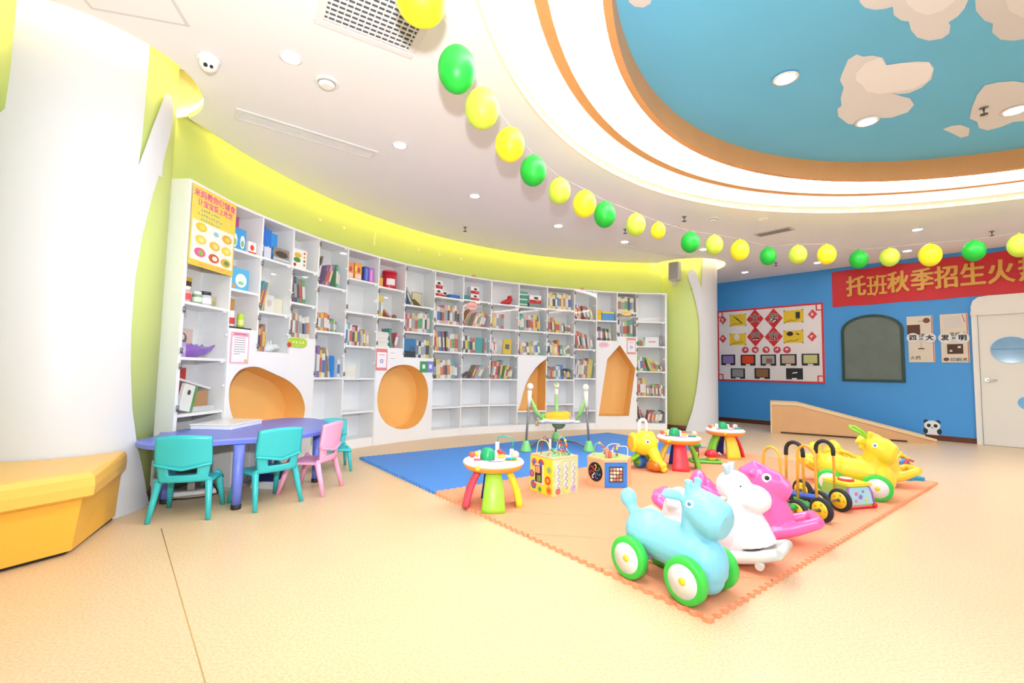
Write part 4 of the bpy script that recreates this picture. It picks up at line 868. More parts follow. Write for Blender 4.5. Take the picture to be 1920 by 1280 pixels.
# ------------------------------------------------------------------ blue wall: board, banner, chalkboard, posters, panda
def wall_thing(name, label, cat, u, z, off=.001):
    t = thing(name, label, cat); t.matrix_world = WM @ Matrix.Translation((u, z, off)); return t
RED = '#cf2a35'
t = wall_thing('notice_board', 'white notice board with red border on the blue wall', 'notice board', -3.05, 1.685)
bw, bh = 2.06, 1.585
MB().box((0, 0, .006), (bw, bh, .012)).build('board', mat('#e6e2e4', .5), t)
for s in (-1, 1): MB().box((0, s*(bh/2-.018), .014), (bw, .036, .006)).build('border', mat(RED, .5), t); MB().box((s*(bw/2-.018), 0, .014), (.036, bh-.072, .006)).build('border', mat(RED, .5), t)
for sx in (-1, 1):
    for sy in (-1, 1):
        b = MB().box((sx*(bw/2-.115), sy*(bh/2-.036-.06), .014), (.022, .12, .006)).build('corner_bar', mat(RED, .5), t); MB().box((sx*(bw/2-.07), sy*(bh/2-.145), .0145), (.11, .022, .006)).build('corner_bar', mat(RED, .5), t)
def board_item(x, y): u_, z_ = uz(x, y); return u_+3.05, z_-1.685
for (x, y, ch) in [(1416, 598, '文'), (1451, 597, '房'), (1417, 631, '四'), (1451, 631, '宝')]:
    u_, v_ = board_item(x, y); s_ = .215; o = MB().prism([(-s_*.8, 0), (0, -s_), (s_*.8, 0), (0, s_)], 0, .004).build('red_diamond', mat('#c9252c', .5), t); o.location = (u_, v_, .0125)
    q = link('character', text_mesh(ch, .2, mat('#f0ece4', .5), .0006, .006), o); q.location = (0, 0, .005); q2 = link('character', text_mesh(ch, .2, mat('#1d1b1c', .5), .0006, .001), o); q2.location = (0, 0, .0066)
for (x, y, ch) in [(1356, 600, 'a'), (1356, 635, 'b'), (1524, 589, 'c'), (1523, 631, 'd')]:
    u_, v_ = board_item(x, y); s_ = .1; o = MB().prism([(-s_*.82, 0), (0, -s_), (s_*.82, 0), (0, s_)], 0, .004).build('small_diamond', mat('#d4434b', .5), t); o.location = (u_, v_, .0125)
    q = link('character', scribble(1, .1, mat('#f3dcd2', .5), ord(ch)), o); q.location = (0, 0, .005)
for k, (x, y) in enumerate([(1384, 600), (1384, 636), (1488, 593), (1488, 631)]):
    u_, v_ = board_item(x, y); o = MB().box((0, 0, .002), (.34 if k < 2 else .36, .25, .004)).build('yellow_card', mat('#e2c22e', .55), t); o.location = (u_, v_, .0125)
    for sx in (-1, 1):
        for sy in (-1, 1): MB().lathe([(.012, .004), (.009, .012)], 8).build('pin', mat('#22262b', .4), o).location = (sx*.165, sy*.125, 0)
    ink_ = mat('#3a2d1c', .6)
    if k in (0,): [MB().tube([(-.10+.04*q, .09-.02*q, .005), (.10, -.09, .005)], .005, 5).build('brush_stroke', ink_, o) for q in range(3)]
    MB().tube([(-.14, -.11, .005), (-.05, -.07, .005), (.03, -.085, .005), (.10, -.05, .005)], .005, 5).build('twig', mat('#7a5a26', .6), o)
    if k == 1: MB().prism(ell(-.02, .05, .06, .075, 20), .004, .006).build('paper_shape', mat('#e2dbd2', .6), o)
    if k == 2: MB().box((.08, .02, .006), (.075, .13, .004)).build('ink_stick', mat('#2a2630', .5), o)
    if k == 3: MB().prism(ell(-.06, .06, .06, .045, 20), .004, .007).build('ink_stone', mat('#1d1a1a', .5), o); MB().box((.08, .05, .006), (.06, .02, .004), rz=-.5).build('ink_stick', mat('#2a1d12', .5), o)
for k, (x, ch) in enumerate([(1398, ''), (1416.5, ''), (1437, ''), (1457.5, ''), (1476, '')]):
    u_, v_ = board_item(x, 656-(.3 if k else 0)); o = MB().prism(ell(0, 0, .07, .07, 24), 0, .004).build('red_disc', mat('#c93b4b', .5), t); o.location = (u_, v_, .0125); q = link('character', scribble(1, .095, mat('#f3e6e2', .5), k+20), o); q.location = (0, 0, .005)
for k, (x, y, col) in enumerate([(1366, 674.5, '#8e78b4'), (1403, 675, '#d8431f'), (1441, 675, '#a9a6a0'), (1478.5, 674.5, '#b5a596'), (1520, 674, '#c4c482'), (1384, 700, '#8f8f92'), (1429.5, 700, '#8a623c'), (1490, 700.5, '#232226')]):
    u_, v_ = board_item(x, y); o = MB().box((0, 0, .003), (.30, .235 if k < 5 else .225, .006)).build('black_mount', mat('#1f1f22', .5), t); o.location = (u_, v_, .0125)
    MB().box((0, .01, .007), (.235, .165, .002)).build('sample', mat(col, .6, noise=.1, scale=40), o)
    if k == 2: MB().box((.02, -.01, .0085), (.12, .09, .001)).build('picture', mat('#8c5c58', .6), o)
    if k == 7: MB().box((.01, .02, .0085), (.09, .02, .001), rz=.2).build('chalk', mat('#e6e2dc', .6), o)
    MB().box((0, -.1, .008), (.09, .03, .002), bevel=.0005).build('name_strip', mat('#e8e6e2', .6), o)
# banner
t = wall_thing('banner', 'long red banner with gold Chinese characters high on the blue wall', 'banner', 0, 0)
n = 40; vs = []; u0_, u1_ = -1.87, 2.3
for k in range(n+1):
    u_ = u0_+(u1_-u0_)*k/n; wv = .006*math.sin(k*1.1)+.004*math.sin(k*2.7); vs += [(u_, 2.365+.004*math.sin(k*.8), .006+wv*.5), (u_, 3.045+.01*math.sin(k*.9), .008+abs(wv))]
MB().add(vs, [(2*k, 2*k+2, 2*k+3, 2*k+1) for k in range(n)], True).build('cloth', mat('#c8202a', .5), t)
for k, ch in enumerate('托班秋季招生火热'):
    px = [1605, 1644, 1684, 1729, 1775, 1824, 1877]; u_ = uz(px[k], 520)[0] if k < 7 else uz(1877, 520)[0]+(k-6)*.33
    if ch == '班':                          # drawn stroke by stroke
        mb = MB(); W_, H_ = .30, .40
        for x0 in (-.48, .10):
            for yy in (.40, .02, -.36): mb.box(((x0+.19)*W_, yy*H_, 0), (.38*W_, .085*H_, .0016))
            mb.box(((x0+.19)*W_, .02*H_, .0001), (.11*W_, .76*H_, .0016))
        for P_ in ([(-.08, .20), (-.05, -.02)], [(.03, .46), (.03, .0), (-.02, -.25), (-.14, -.44)]):
            for (xa, ya), (xb, yb) in zip(P_, P_[1:]):
                d = V(((xb-xa)*W_, (yb-ya)*H_)); mb.box(((xa+xb)/2*W_, (ya+yb)/2*H_, .0002), (d.length+.012, .034, .0016), rz=math.atan2(d.y, d.x))
        q = mb.build('character', mat('#dfa94a', .45), t)
    else:                                   # heavy strokes: the glyph laid down three times, slightly shifted
        bm = bmesh.new(); g = text_mesh(ch, .40, mat('#dfa94a', .45), .0008, .003, sx=.76)
        for k4, (dx, dy) in enumerate(((-.009, 0), (0, .005), (.009, 0), (0, -.005))):
            c = g.copy(); c.transform(Matrix.Translation((dx, dy, .0009*k4))); bm.from_mesh(c)
        me = bpy.data.meshes.new('character'); bm.to_mesh(me); bm.free(); me.materials.append(mat('#dfa94a', .45)); q = link('character', me, t)
    q.location = (u_, 2.70, .0245); q['label'] = 'gold character'
# chalkboard
t = wall_thing('chalkboard', 'arched chalkboard with dark green frame on the blue wall', 'chalkboard', -1.29, .95)
ow, hs = .455, .93
outl = lambda g: [(-ow+g, g)]+[(-ow+g, hs)]+[((ow-g)*math.cos(a), hs+(.30-g)*math.sin(a)) for a in [PI-PI*q/24 for q in range(1, 24)]]+[(ow-g, hs), (ow-g, g)]
me = fill2d([outl(0), outl(.045)], .012); me.materials.append(mat('#173d3a', .4)); link('frame', me, t).location = (0, 0, .012)
def chalk_mat():
    m = mat('#6a7670', .75, noise=.22, scale=3.5); return m
MB().prism(outl(.04), 0, .012).build('slate', chalk_mat(), t)
# four inventions posters
for k, (u_, z_) in enumerate([(-.625, 1.905), (-.20, 1.91), (-.613, 1.495), (-.198, 1.49)]):
    nm = ['upper left', 'upper right', 'lower left', 'lower right'][k]; tt_ = wall_thing('wall_card', nm+' cream card beside the chalkboard', 'poster', u_, z_); tt_['group'] = 'cream cards beside the chalkboard'
    MB().box((0, 0, .004), (.335, .385, .008)).build('card', mat('#d9cfbf', .6, noise=.04, scale=8), tt_)
    MB().box((.155, 0, .009), (.012, .37, .002)).build('red_edge', mat('#cf6a58', .6), tt_)
    if k == 0: MB().box((-.08, -.04, .010), (.17, .17, .004)).build('brown_block', mat('#5a3324', .6), tt_); MB().prism(ell(.09, .11, .045, .045, 20), .008, .012).build('brown_disc', mat('#6a4432', .6), tt_); MB().tube([(.09, .11, .011), (-.02, .10, .011)], .003, 5).build('cord', mat('#8a7a62', .6), tt_)
    if k == 1: MB().box((-.02, .05, .010), (.21, .19, .004), rz=.12).build('paper_sample', mat('#cfcac6', .6), tt_); MB().tube([(.1, .17, .011), (.13, .05, .011)], .004, 5).build('red_ribbon', mat('#cf5a4a', .6), tt_)
    if k == 2: MB().box((0, .04, .010), (.08, .018, .004)).build('black_needle', mat('#1f1f22', .5), tt_); MB().tube([(0, .05, .011), (0, .16, .011)], .002, 5).build('cord', mat('#8a8a86', .6), tt_)
    if k == 3: MB().box((-.0, .03, .010), (.19, .16, .004)).build('brown_block', mat('#4a2b20', .6), tt_); MB().box((.05, .06, .013), (.035, .035, .002)).build('white_tile', mat('#d9d4cc', .6), tt_); MB().box((-.05, .0, .013), (.03, .03, .002)).build('white_tile', mat('#d9d4cc', .6), tt_); MB().prism(ell(-.11, -.14, .035, .03, 16), .008, .012).build('brown_disc', mat('#6a4432', .6), tt_)
    q = link('handwriting', text_mesh(['指南针', '造纸术', '火药', '印刷术'][k], .07, mat('#2b2a2c', .6), .0006, .0005), tt_); q.location = (.04 if k != 2 else -.08, -.15 if k != 2 else -.12, .0092)
for k, (x, ch) in enumerate([(1712, '四'), (1743, '大'), (1772, '发'), (1805, '明')]):
    u_, z_ = uz(x, 633.5); tt_ = wall_thing('character_disc', '%s of four white character discs, counted from the chalkboard' % ORD[k], 'sign', u_, z_, .012); tt_['group'] = 'white character discs'
    MB().prism(ell(0, 0, .083, .085, 28), 0, .004).build('disc', mat('#dcdde0', .5), tt_); q = link('character', text_mesh(ch, .1, mat('#17181c', .5), .0006, .004), tt_); q.location = (0, 0, .005)
# panda sticker
t = wall_thing('panda_sticker', 'small panda wall sticker above the ramp end', 'sticker', uz(1748, 800)[0], uz(1748, 800)[1]); wh, bk = mat('#e4e8ea', .5), mat('#1e2226', .5)
MB().prism(ell(0, -.09, .09, .07, 20), 0, .002).build('body', wh, t)
for s in (-1, 1): MB().prism(ell(s*.075, .085, .032, .032, 14), 0, .0022).build('ear', bk, t); MB().prism(ell(s*.085, -.07, .03, .05, 14), 0, .0026).build('arm', bk, t)
hd = MB().prism(ell(0, .02, .1, .085, 24), 0, .003).build('head', wh, t)
for s in (-1, 1): MB().prism(ell(s*.042, .02, .026, .03, 14), .003, .0036).build('eye_patch', bk, hd)
MB().prism(ell(0, -.015, .012, .008, 12), .003, .0036).build('nose', bk, hd)
# ------------------------------------------------------------------ wooden ramp before the blue wall
a_, b_ = at(1448, 811), at(1757, 833); L = (b_-a_).length; ang = math.atan2(b_.y-a_.y, b_.x-a_.x)
t = thing('wooden_ramp', 'long low plywood ramp in front of the blue wall', 'ramp', (a_.x, a_.y, 0), ang)
hT = z_at(1448, 753, a_.x, a_.y); flat = .40; W = .62; ply, edge = mat('#cfa272', .5, noise=.06, scale=5), mat('#dcc39a', .5)
sid = [(0, .0), (L, .0), (L, .05), (flat, hT-.05), (0, hT-.05)]
XZ = Matrix(((1, 0, 0, 0), (0, 0, 1, 0), (0, 1, 0, 0), (0, 0, 0, 1)))
for y in (0.0, W-.03): MB().prism(sid, y, y+.03, XZ).build('side_panel', ply, t)
MB().prism([(0, hT-.06), (flat, hT-.06), (L, .035), (L, .055), (flat, hT-.04), (0, hT-.04)], .03, W-.03, XZ).build('deck', mat('#c9a070', .5, noise=.05, scale=6), t)
for y in (-.012, W-.033): MB().prism([(0, hT-.05), (flat, hT-.05), (L, .04), (L, .08), (flat, hT), (0, hT)], y, y+.045, XZ).build('side_rail', edge, t)
MB().box((-.012, W/2, hT/2), (.024, W, hT)).build('end_panel', edge, t)
MB().box((.2+L*.36, -.004, .006+.012), (L*.78, .008, .024)).build('gap_shade_strip', mat('#3a2c20', .7), t)  # dark strip painting the shade of the gap under the ramp

# ------------------------------------------------------------------ yellow upholstered bench around the left pillar
P0, P1, P2 = at(-60, 1092), at(132, 1040), at(207, 972)
d01 = (P1-P0).normalized(); d12 = (P2-P1).normalized(); n01 = V((-d01.y, d01.x, 0)); n01 = n01 if n01.x < 0 else -n01
n12 = V((-d12.y, d12.x, 0)); n12 = n12 if n12.x < 0 else -n12
Q0 = P1-d01*1.3
RB = R_PIL+.034                             # the inner edge follows the pillar
base = [Q0, P1, P2]+[V((PL.x+RB*math.cos(math.radians(a)), PL.y+RB*math.sin(math.radians(a)), 0)) for a in range(-20, -151, -10)]+[Q0+n01*.9]
bench = thing('corner_bench', 'yellow leatherette bench wrapped around the left pillar', 'bench', (0, 0, 0))
YEL, YEL2 = mat('#eeb441', .35, bump=.12, scale=60, spec=.4), mat('#edbc58', .32, bump=.1, scale=50, spec=.4)
def outset(poly, d):
    n = len(poly); out = []
    for i in range(n):
        p, a, b = poly[i], poly[i-1], poly[(i+1) % n]; e1 = (p-a).normalized(); e2 = (b-p).normalized(); n1 = V((e1.y, -e1.x, 0)); n2 = V((e2.y, -e2.x, 0)); m = (n1+n2)
        m = m/max(m.length**2/2, .5); p = p+m*d; w = V((p.x-PL.x, p.y-PL.y, 0))
        if w.length < RB: p = V((PL.x, PL.y, p.z))+w.normalized()*RB
        out.append(p)
    return out
area = sum(base[i].x*base[(i+1) % len(base)].y-base[(i+1) % len(base)].x*base[i].y for i in range(len(base))); sg = 1 if area > 0 else -1
lo, hi = base, outset(base, sg*.035)
def loft(rings, name, m, parent, smooth=False):
    mb = MB(); n = len(rings[0]); vs = [tuple(p) for r_ in rings for p in r_]
    mb.add(vs, [(i*n+k, i*n+(k+1) % n, (i+1)*n+(k+1) % n, (i+1)*n+k) for i in range(len(rings)-1) for k in range(n)], smooth)
    mb.f.append(list(range(n))[::-1]); mb.sm.append(False); mb.mi.append(0); mb.f.append([(len(rings)-1)*n+k for k in range(n)]); mb.sm.append(False); mb.mi.append(0)
    return mb.build(name, m, parent)
zz = lambda P, z: [V((p.x, p.y, z)) for p in P]
loft([zz(outset(base, -sg*.03), 0), zz(outset(base, -sg*.03), .022)], 'plinth', mat('#2b2622', .6), bench)
loft([zz(outset(base, -sg*.0), .022), zz(hi, .30)], 'upholstered_base', YEL, bench)
o3 = outset(base, sg*.085)
loft([zz(outset(base, sg*.06), .295), zz(o3, .31), zz(outset(base, sg*.09), .36), zz(outset(base, sg*.085), .405), zz(outset(base, sg*.06), .428), zz(outset(base, sg*.015), .435)], 'seat_cushion', YEL2, bench)

# ------------------------------------------------------------------ blue peanut table
TZ = .49
top_px = [(252, 822), (256, 814), (270, 810), (300, 806), (345, 803.5), (395, 803.5), (432, 803), (455, 799), (478, 792), (500, 787), (530, 783.5), (560, 782.5), (590, 784), (610, 788), (620, 794), (616, 800), (600, 806), (570, 812), (535, 817), (500, 819), (460, 821), (410, 824), (360, 829), (310, 832), (275, 831), (257, 827)]
tp = [at(x, y, TZ) for x, y in smooth_loop(top_px, 3)]
for k, p in enumerate(tp):                  # keep the table top clear of the pillar and the bookcase front
    w = V((p.x-PL.x, p.y-PL.y, 0))
    if w.length < R_PIL+.035: p = V((PL.x, PL.y, TZ))+w.normalized()*(R_PIL+.035)
    for i in range(4):
        dd = (p.to_2d()-FP[i]).dot(ND[i])
        if dd > -.04 and -.1 < (p.to_2d()-FP[i]).dot(UD[i]) < CW[i]+.1: p = p-ND[i].to_3d()*(dd+.04)
    tp[k] = p
cx = sum((p.x for p in tp))/len(tp); cy = sum((p.y for p in tp))/len(tp)
bt = thing('activity_table_low', 'long blue plastic wavy-edged table before the bookcase', 'table', (cx, cy, 0))
tl = [V((p.x-cx, p.y-cy, 0)) for p in tp]
if sum(tl[i].x*tl[(i+1) % len(tl)].y-tl[(i+1) % len(tl)].x*tl[i].y for i in range(len(tl))) < 0: tl = tl[::-1]
sc = lambda k: [V((p.x*k, p.y*k, 0)) for p in tl]
BLU = mat('#7083e4', .35, noise=.03, scale=4)
loft([zz(sc(.955), TZ-.045), zz(sc(.995), TZ-.04), zz(sc(1.0), TZ-.012), zz(sc(.988), TZ), ], 'table_top', BLU, bt)
for k, (x, y) in enumerate([(309, 943), (442, 954), (591, 903), (500, 905)]):
    p = at(x, y)
    lg = MB().lathe([(.030, .03), (.034, .2), (.036, TZ-.044)], 18).build('leg', BLU, bt); lg.location = (p.x-cx, p.y-cy, 0)
    MB().lathe([(.031, 0), (.033, .004), (.033, .032)], 18).build('rubber_foot', mat('#1e2024', .6), lg)

# ------------------------------------------------------------------ plastic chairs
def make_chair(label, col, p, rz, s=1.0):
    """child's moulded chair; it faces +y, back at -y"""
    t = thing('child_chair', label, 'chair', (p[0], p[1], 0), rz, 'plastic chairs at the blue table', s); m = mat(col, .35)
    sh = .262; hw = .163
    # seat: shallow dish with rolled front edge
    vs = []; nx, ny = 12, 12
    for j in range(ny+1):
        for i in range(nx+1):
            u, v = i/nx*2-1, j/ny; x = u*hw*(1.0+.06*v); y = -.14+v*.29; z = sh-.012*(1-u*u)*(1-(2*v-1)**2)+(.02*((.12-v)/.12)**2 if v < .12 else 0)-(.03*((v-.85)/.15)**2 if v > .85 else 0)-.012*abs(u)**6
            vs.append((x, y, z))
    n1 = len(vs); vs += [(x, y, z-.014) for x, y, z in vs]; W_ = nx+1
    fs = [(j*W_+i, j*W_+i+1, (j+1)*W_+i+1, (j+1)*W_+i) for j in range(ny) for i in range(nx)]
    fs += [tuple(n1+q for q in f[::-1]) for f in fs]
    rim = [i for i in range(W_)]+[j*W_+nx for j in range(1, ny+1)]+[ny*W_+i for i in range(nx-1, -1, -1)]+[j*W_ for j in range(ny-1, 0, -1)]
    fs += [(rim[k], n1+rim[k], n1+rim[(k+1) % len(rim)], rim[(k+1) % len(rim)]) for k in range(len(rim))]
    MB().add(vs, fs, True).build('seat', m, t)
    # backrest panel: curved shield with a slot below
    def back_pt(u, z): return (u, -.135-.035*((z-sh)/.3)-.028*(1-(u/hw)**2)*1.0+.02, z)
    def band(z_lo, z_hi, w_lo, w_hi, th, name, parent, top_round=0.0, bot_v=0.0, hole=None, N=18, K=8):
        vs = []
        for side in (0, 1):
            for j in range(K+1):
                for i in range(N+1):
                    u = (i/N*2-1); w_ = w_lo+(w_hi-w_lo)*j/K; zl = z_lo-bot_v*(1-abs(u)); zh = z_hi+top_round*(1-u*u); z = zl+(zh-zl)*j/K
                    p_ = back_pt(u*w_, z); vs.append((p_[0], p_[1]-th*side, z))
        M_ = (N+1)*(K+1); fs = []
        for j in range(K):
            for i in range(N):
                if hole and hole[0] <= i < N-hole[0] and hole[1] <= j < hole[2]: continue
                q = (j*(N+1)+i, j*(N+1)+i+1, (j+1)*(N+1)+i+1, (j+1)*(N+1)+i); fs.append(q); fs.append(tuple(M_+e for e in q[::-1]))
        ed = {}
        for f in [f for f in fs if f[0] < M_]:
            for a, b in zip(f, f[1:]+f[:1]): ed[(a, b)] = 1
        for (a, b) in list(ed):
            if (b, a) not in ed: fs.append((b, a, M_+a, M_+b))
        return MB().add(vs, fs, True).build(name, m, parent)
    bk = band(sh+.105, sh+.29, hw*1.02, hw*.985, .026, 'backrest', t, top_round=.014, bot_v=.034)
    MB().tube([(lambda p_: (p_[0], p_[1]-.028, p_[2]))(back_pt(u*hw*1.02, sh+.108-.034*(1-abs(u)))) for u in [q/8-1 for q in range(17)]], .010, 8).build('backrest_rib', m, bk)
    band(sh-.014, sh+.115, hw*.86, hw*.97, .018, 'lower_back', t, hole=(4, 3, 6))
    for sx in (-1, 1):                      # splayed legs
        for sy in (-1, 1):
            a = V((sx*(hw-.018), sy*.115+.0, sh-.012)); b = V((sx*(hw+.008), sy*.185, 0))
            MB().tube([a+V((-sx*.02, 0, .012)), a, a.lerp(b, .5), b], [.022, .023, .019, .015], 12).build('leg', m, t)
    return t
TEAL, PINK = '#36bcc2', '#f3a9cc'
def chair_at(label, col, rearL, rearR, s=1.0, nudge=(0, 0)):
    """rear feet pixels, left then right as seen"""
    a, b = at(*rearL), at(*rearR); d = (b-a); rz = math.atan2(d.y, d.x); s = d.length/.40 if s is None else s
    f = V((-d.y, d.x, 0)).normalized(); c = (a+b)/2+f*.19*s+V((*nudge, 0))
    return make_chair(label, col, c, rz, s)
chair_at('teal plastic chair nearest the left pillar, back towards us', TEAL, (287, 981), (395, 973), .97, (-.018, -.018))
chair_at('teal plastic chair at the middle of the blue table', TEAL, (483, 960), (562, 941), 1.0)
chair_at('pink plastic chair at the right end of the blue table', PINK, (594, 931), (632, 910), 1.0, (.05, 0))
make_chair('teal plastic chair behind the pink one, beyond the table end', TEAL, (-1.762, 4.608), math.radians(-150), .86)

# things on and under the table
c0 = at(430, 806, TZ); t = thing('white_box_file', 'flat white box lying on the blue table', 'box', (0, 0, 0))
w1 = [at(366, 806, TZ), at(432, 806, TZ), at(486, 794.5, TZ), at(420, 792, TZ)]
ctr = sum(w1, V((0, 0, 0)))/4; e = (w1[2]-w1[1]); ang = math.atan2(e.y, e.x)
t.location = (ctr.x, ctr.y, TZ+.0005); t.rotation_euler = (0, 0, ang)
MB().box((0, .0, .016), (.46, .33, .032), bevel=.004).build('box_body', mat('#f3f4f4', .35), t); MB().box((0, 0, .037), (.47, .34, .01), bevel=.003).build('lid', mat('#f6f7f7', .3), t); MB().box((.05, -.0, .0425), (.06, .01, .001)).build('label', mat('#e8d27a', .5), t)
p = at(468, 915); t = thing('under_table_cabinet', 'grey white low cabinet standing under the blue table', 'cabinet', (p.x-.22, p.y+.13, 0), math.atan2(UD[0].y, UD[0].x))
MB().box((0, .0, .19), (.42, .26, .34), bevel=.006).build('body', mat('#d3d6d6', .45), t); MB().box((0, 0, .012), (.44, .28, .024), bevel=.004).build('base', mat('#b9bcbe', .5), t); MB().box((.10, -.133, .2), (.19, .006, .30), bevel=.002).build('door', mat('#dcdfdf', .4), t); MB().box((-.11, -.133, .2), (.19, .006, .30), bevel=.002).build('door', mat('#dcdfdf', .4), t)
p = at(505, 915); t = thing('blue_carton', 'small dark blue and white carton beside the grey cabinet', 'box', (p.x-.04, p.y+.05, 0), math.atan2(UD[0].y, UD[0].x)); MB().box((0, 0, .03), (.16, .2, .06), bevel=.003).build('base', mat('#dfe2e6', .45), t); MB().box((0, 0, .09), (.15, .19, .06), bevel=.003).build('lid', mat('#24348c', .45), t)
p = at(357, 928); t = thing('power_strip', 'white power strip with black plug under the table', 'power strip', (p.x, p.y, .04), math.atan2(UD[0].y, UD[0].x)-.9)
MB().box((0, 0, -.018), (.34, .055, .04), bevel=.006).build('strip_body', mat('#efefef', .35), t); MB().box((.0, 0, .03), (.05, .05, .055), bevel=.006).build('charger', mat('#f4f4f4', .3), t); MB().box((.10, -.0, .02), (.035, .035, .035), bevel=.008).build('black_plug', mat('#17181a', .4), t)
MB().tube([(.10, -.0, .035), (.15, -.03, .03), (.18, -.07, -.03), (.12, -.12, -.035), (-.02, -.115, -.036), (-.12, -.09, -.036)], .005, 8).build('black_cable', mat('#17181a', .5), t)
q0, q1 = at(212, 972), at(322, 930); t = tag(MB().tube([V((q0.x, q0.y, .005)), V((at(275, 947).x, at(275, 947).y, .005)), V((at(300, 938).x, at(300, 938).y, .005)), V((q1.x, q1.y, .005))], .004, 6).build('floor_cable', mat('#9a9a9a', .5)), 'thin grey cable along the foot of the left pillar', 'cable')
p = at(372, 800, .5); M0 = cell_M(0, .25, .17, .0)
t = thing('printer', 'grey black machine in the open bottom of the first bookcase column', 'printer'); t.matrix_world = M0
MB().box((0, 0, .2), (.40, .2, .40), bevel=.01).build('housing', mat('#6f7278', .5), t); MB().box((0, 0, .42), (.41, .21, .035), bevel=.008).build('lid', mat('#23262e', .4), t); MB().box((0, -.102, .26), (.34, .006, .05)).build('paper_slot', mat('#2b2e34', .5), t)
# ------------------------------------------------------------------ foam play mats
MN, MB_, MR = at(1330, 1168), at(674, 860), at(1762, 908)
e1 = (MB_-MN); e2 = (MR-MN); L1, L2 = e1.length, e2.length; e1.normalize(); e2 = (e2-e1*e2.dot(e1)).normalized()
T1, T2 = L1/7, L2/7; MT = .02
def tooth(W, n=10, h=.009):                 # wavy jigsaw edge from 0 to W
    out = []; p = W/n
    for k in range(n):
        a = k*p; out += [(a+p*.06, -h*.9), (a+p*.40, -h), (a+p*.48, h*.9), (a+p*.58, h), (a+p*.92, h), (a+p*.98, -h*.2)]
    return out
tA, tB = tooth(T2), tooth(T1)
poly = [(x, g) for x, g in tA]+[(T2+g, y) for y, g in tB]+[(x, T1+g) for x, g in tA[::-1]]+[(g, y) for y, g in tB[::-1]]
def tile_mesh(m):
    me = MB().prism(poly, 0, MT).mesh('mat_tile'); me.materials.append(m); return me
ANG = math.atan2(e2.y, e2.x)
for nm, rows, h, lab in (('orange_play_mat', range(0, 4), '#f0a078', 'orange foam puzzle mat under the ride-on toys'), ('blue_play_mat', range(4, 7), '#4c8bd8', 'blue foam puzzle mat before the bookcase')):
    t = thing(nm, lab, 'play mat', (MN.x, MN.y, .0004), ANG); me = tile_mesh(mat(h, .62, noise=.05, scale=2.5, bump=.25, spec=.3))
    for r in rows:
        for c in range(7): link('mat_tile', me, t).location = (c*T2, r*T1, 0)
ZM = MT+.001                                # toys stand on the mat
def G(x, y): return at(x, y, ZM)

# ------------------------------------------------------------------ ride-on and rocking animals
def wheel(parent, x, y, r, w, tyre, hub, cap, side):
    o = MB().lathe([(r*.72, -w/2), (r*.93, -w/2), (r, -w*.32), (r, w*.32), (r*.93, w/2), (r*.72, w/2)], 28, capb=False, capt=False).build('wheel', tyre, parent)
    o.matrix_local = Matrix.Translation((x, y, r)) @ Matrix.Rotation(PI/2, 4, 'X')
    MB().lathe([(r*.0+.001, -w*.44), (r*.73, -w*.5), (r*.73, w*.5), (.001, w*.44)], 28).build('hub', hub, o)
    for s in (-1, 1): MB().lathe([(r*.17, s*w*.40), (r*.17, s*w*.54), (.001, s*w*.57)], 14).build('hub_cap', cap, o)
    return o
def eye(parent, p, n, r, iris='#16181c', white='#f6f6f6'):
    n = V(n).normalized(); p = V(p); M = frame_M(p, n.orthogonal(), n.cross(n.orthogonal()))
    o = MB().lathe([(r, -.004), (r, .002), (r*.8, .0035), (.001, .004)], 20, M).build('eye', mat(white, .2), parent)
    MB().lathe([(r*.52, .003), (r*.5, .0052), (.001, .006)], 16, M).build('pupil', mat(iris, .12), o); return o
def ride_on(name, label, col, loc, rz, s=1.0, leafy=False):
    t = thing(name, label, 'ride-on toy', loc, rz, 'ride-on animals', s); m = mat(col, .38, spec=.4)
    def body(b):
        b.sph((-.13, 0, .205), (.12, .115, .105)); b.tube([(-.17, 0, .2), (-.02, 0, .185), (.14, 0, .175)], [.095, .102, .11], 18); b.sph((.165, 0, .15), (.10, .105, .12)); b.sph((.18, 0, .09), (.07, .075, .07)); b.sph((-.15, 0, .13), (.07, .085, .07))
        b.tube([(.115, 0, .2), (.125, 0, .28), (.135, 0, .36)], [.09, .068, .07], 16)
        b.tube([(.075, 0, .395), (.115, 0, .395), (.185, 0, .365), (.24, 0, .34), (.27, 0, .332)], [.045, .078, .092, .088, .06], 18)
        for y in (-1, 1):
            b.tube([(.075, y*.05, .425), (.045, y*.095, .44), (.025, y*.12, .43)], [.022, .026, .009], 10)
            b.tube([(.105, y*.03, .445), (.112, y*.038, .485), (.114, y*.04, .505)], [.018, .016, .021], 10)
        b.tube([(-.21, 0, .25), (-.24, 0, .31)], [.03, .028], 10); b.sph((-.258, 0, .338), (.046, .038, .05))
        b.tube([(.235, -.03, .135), (.252, 0, .13), (.235, .03, .135)], .008, 8)
    blob('body', m, t, body, .007, 4)
    tyre, hub, cap = mat('#3ccb48', .4), mat('#f0f1f3', .35), mat('#f2df3a', .35)
    for x in (-.15, .15):
        for y in (-.128, .128): wheel(t, x, y, .098, .05, tyre, hub, cap, y)
        MB().cyl((x, -.12, .096), (x, .12, .096), .012, n=10).build('axle', mat('#2fae44', .4), t)
    for y in (-1, 1):
        eye(t, (.142, y*.078, .41), (.1, y, .3), .018, '#3d8fb0' if not leafy else '#4a7fb0')
        MB().sph((.274, y*.03, .374), (.009, .007, .008), 8, 6).build('nostril', mat('#6fb2cc' if not leafy else '#d8b820', .6), t)
    if leafy: MB().tube([(.10, 0, .45), (.07, .0, .50), (.02, .01, .535), (-.02, .015, .54), (-.01, -.015, .525), (.05, -.015, .49), (.10, -.005, .45)], .011, 8, closed=True).build('leaf_handle', mat('#8ed12f', .4), t)
    return t
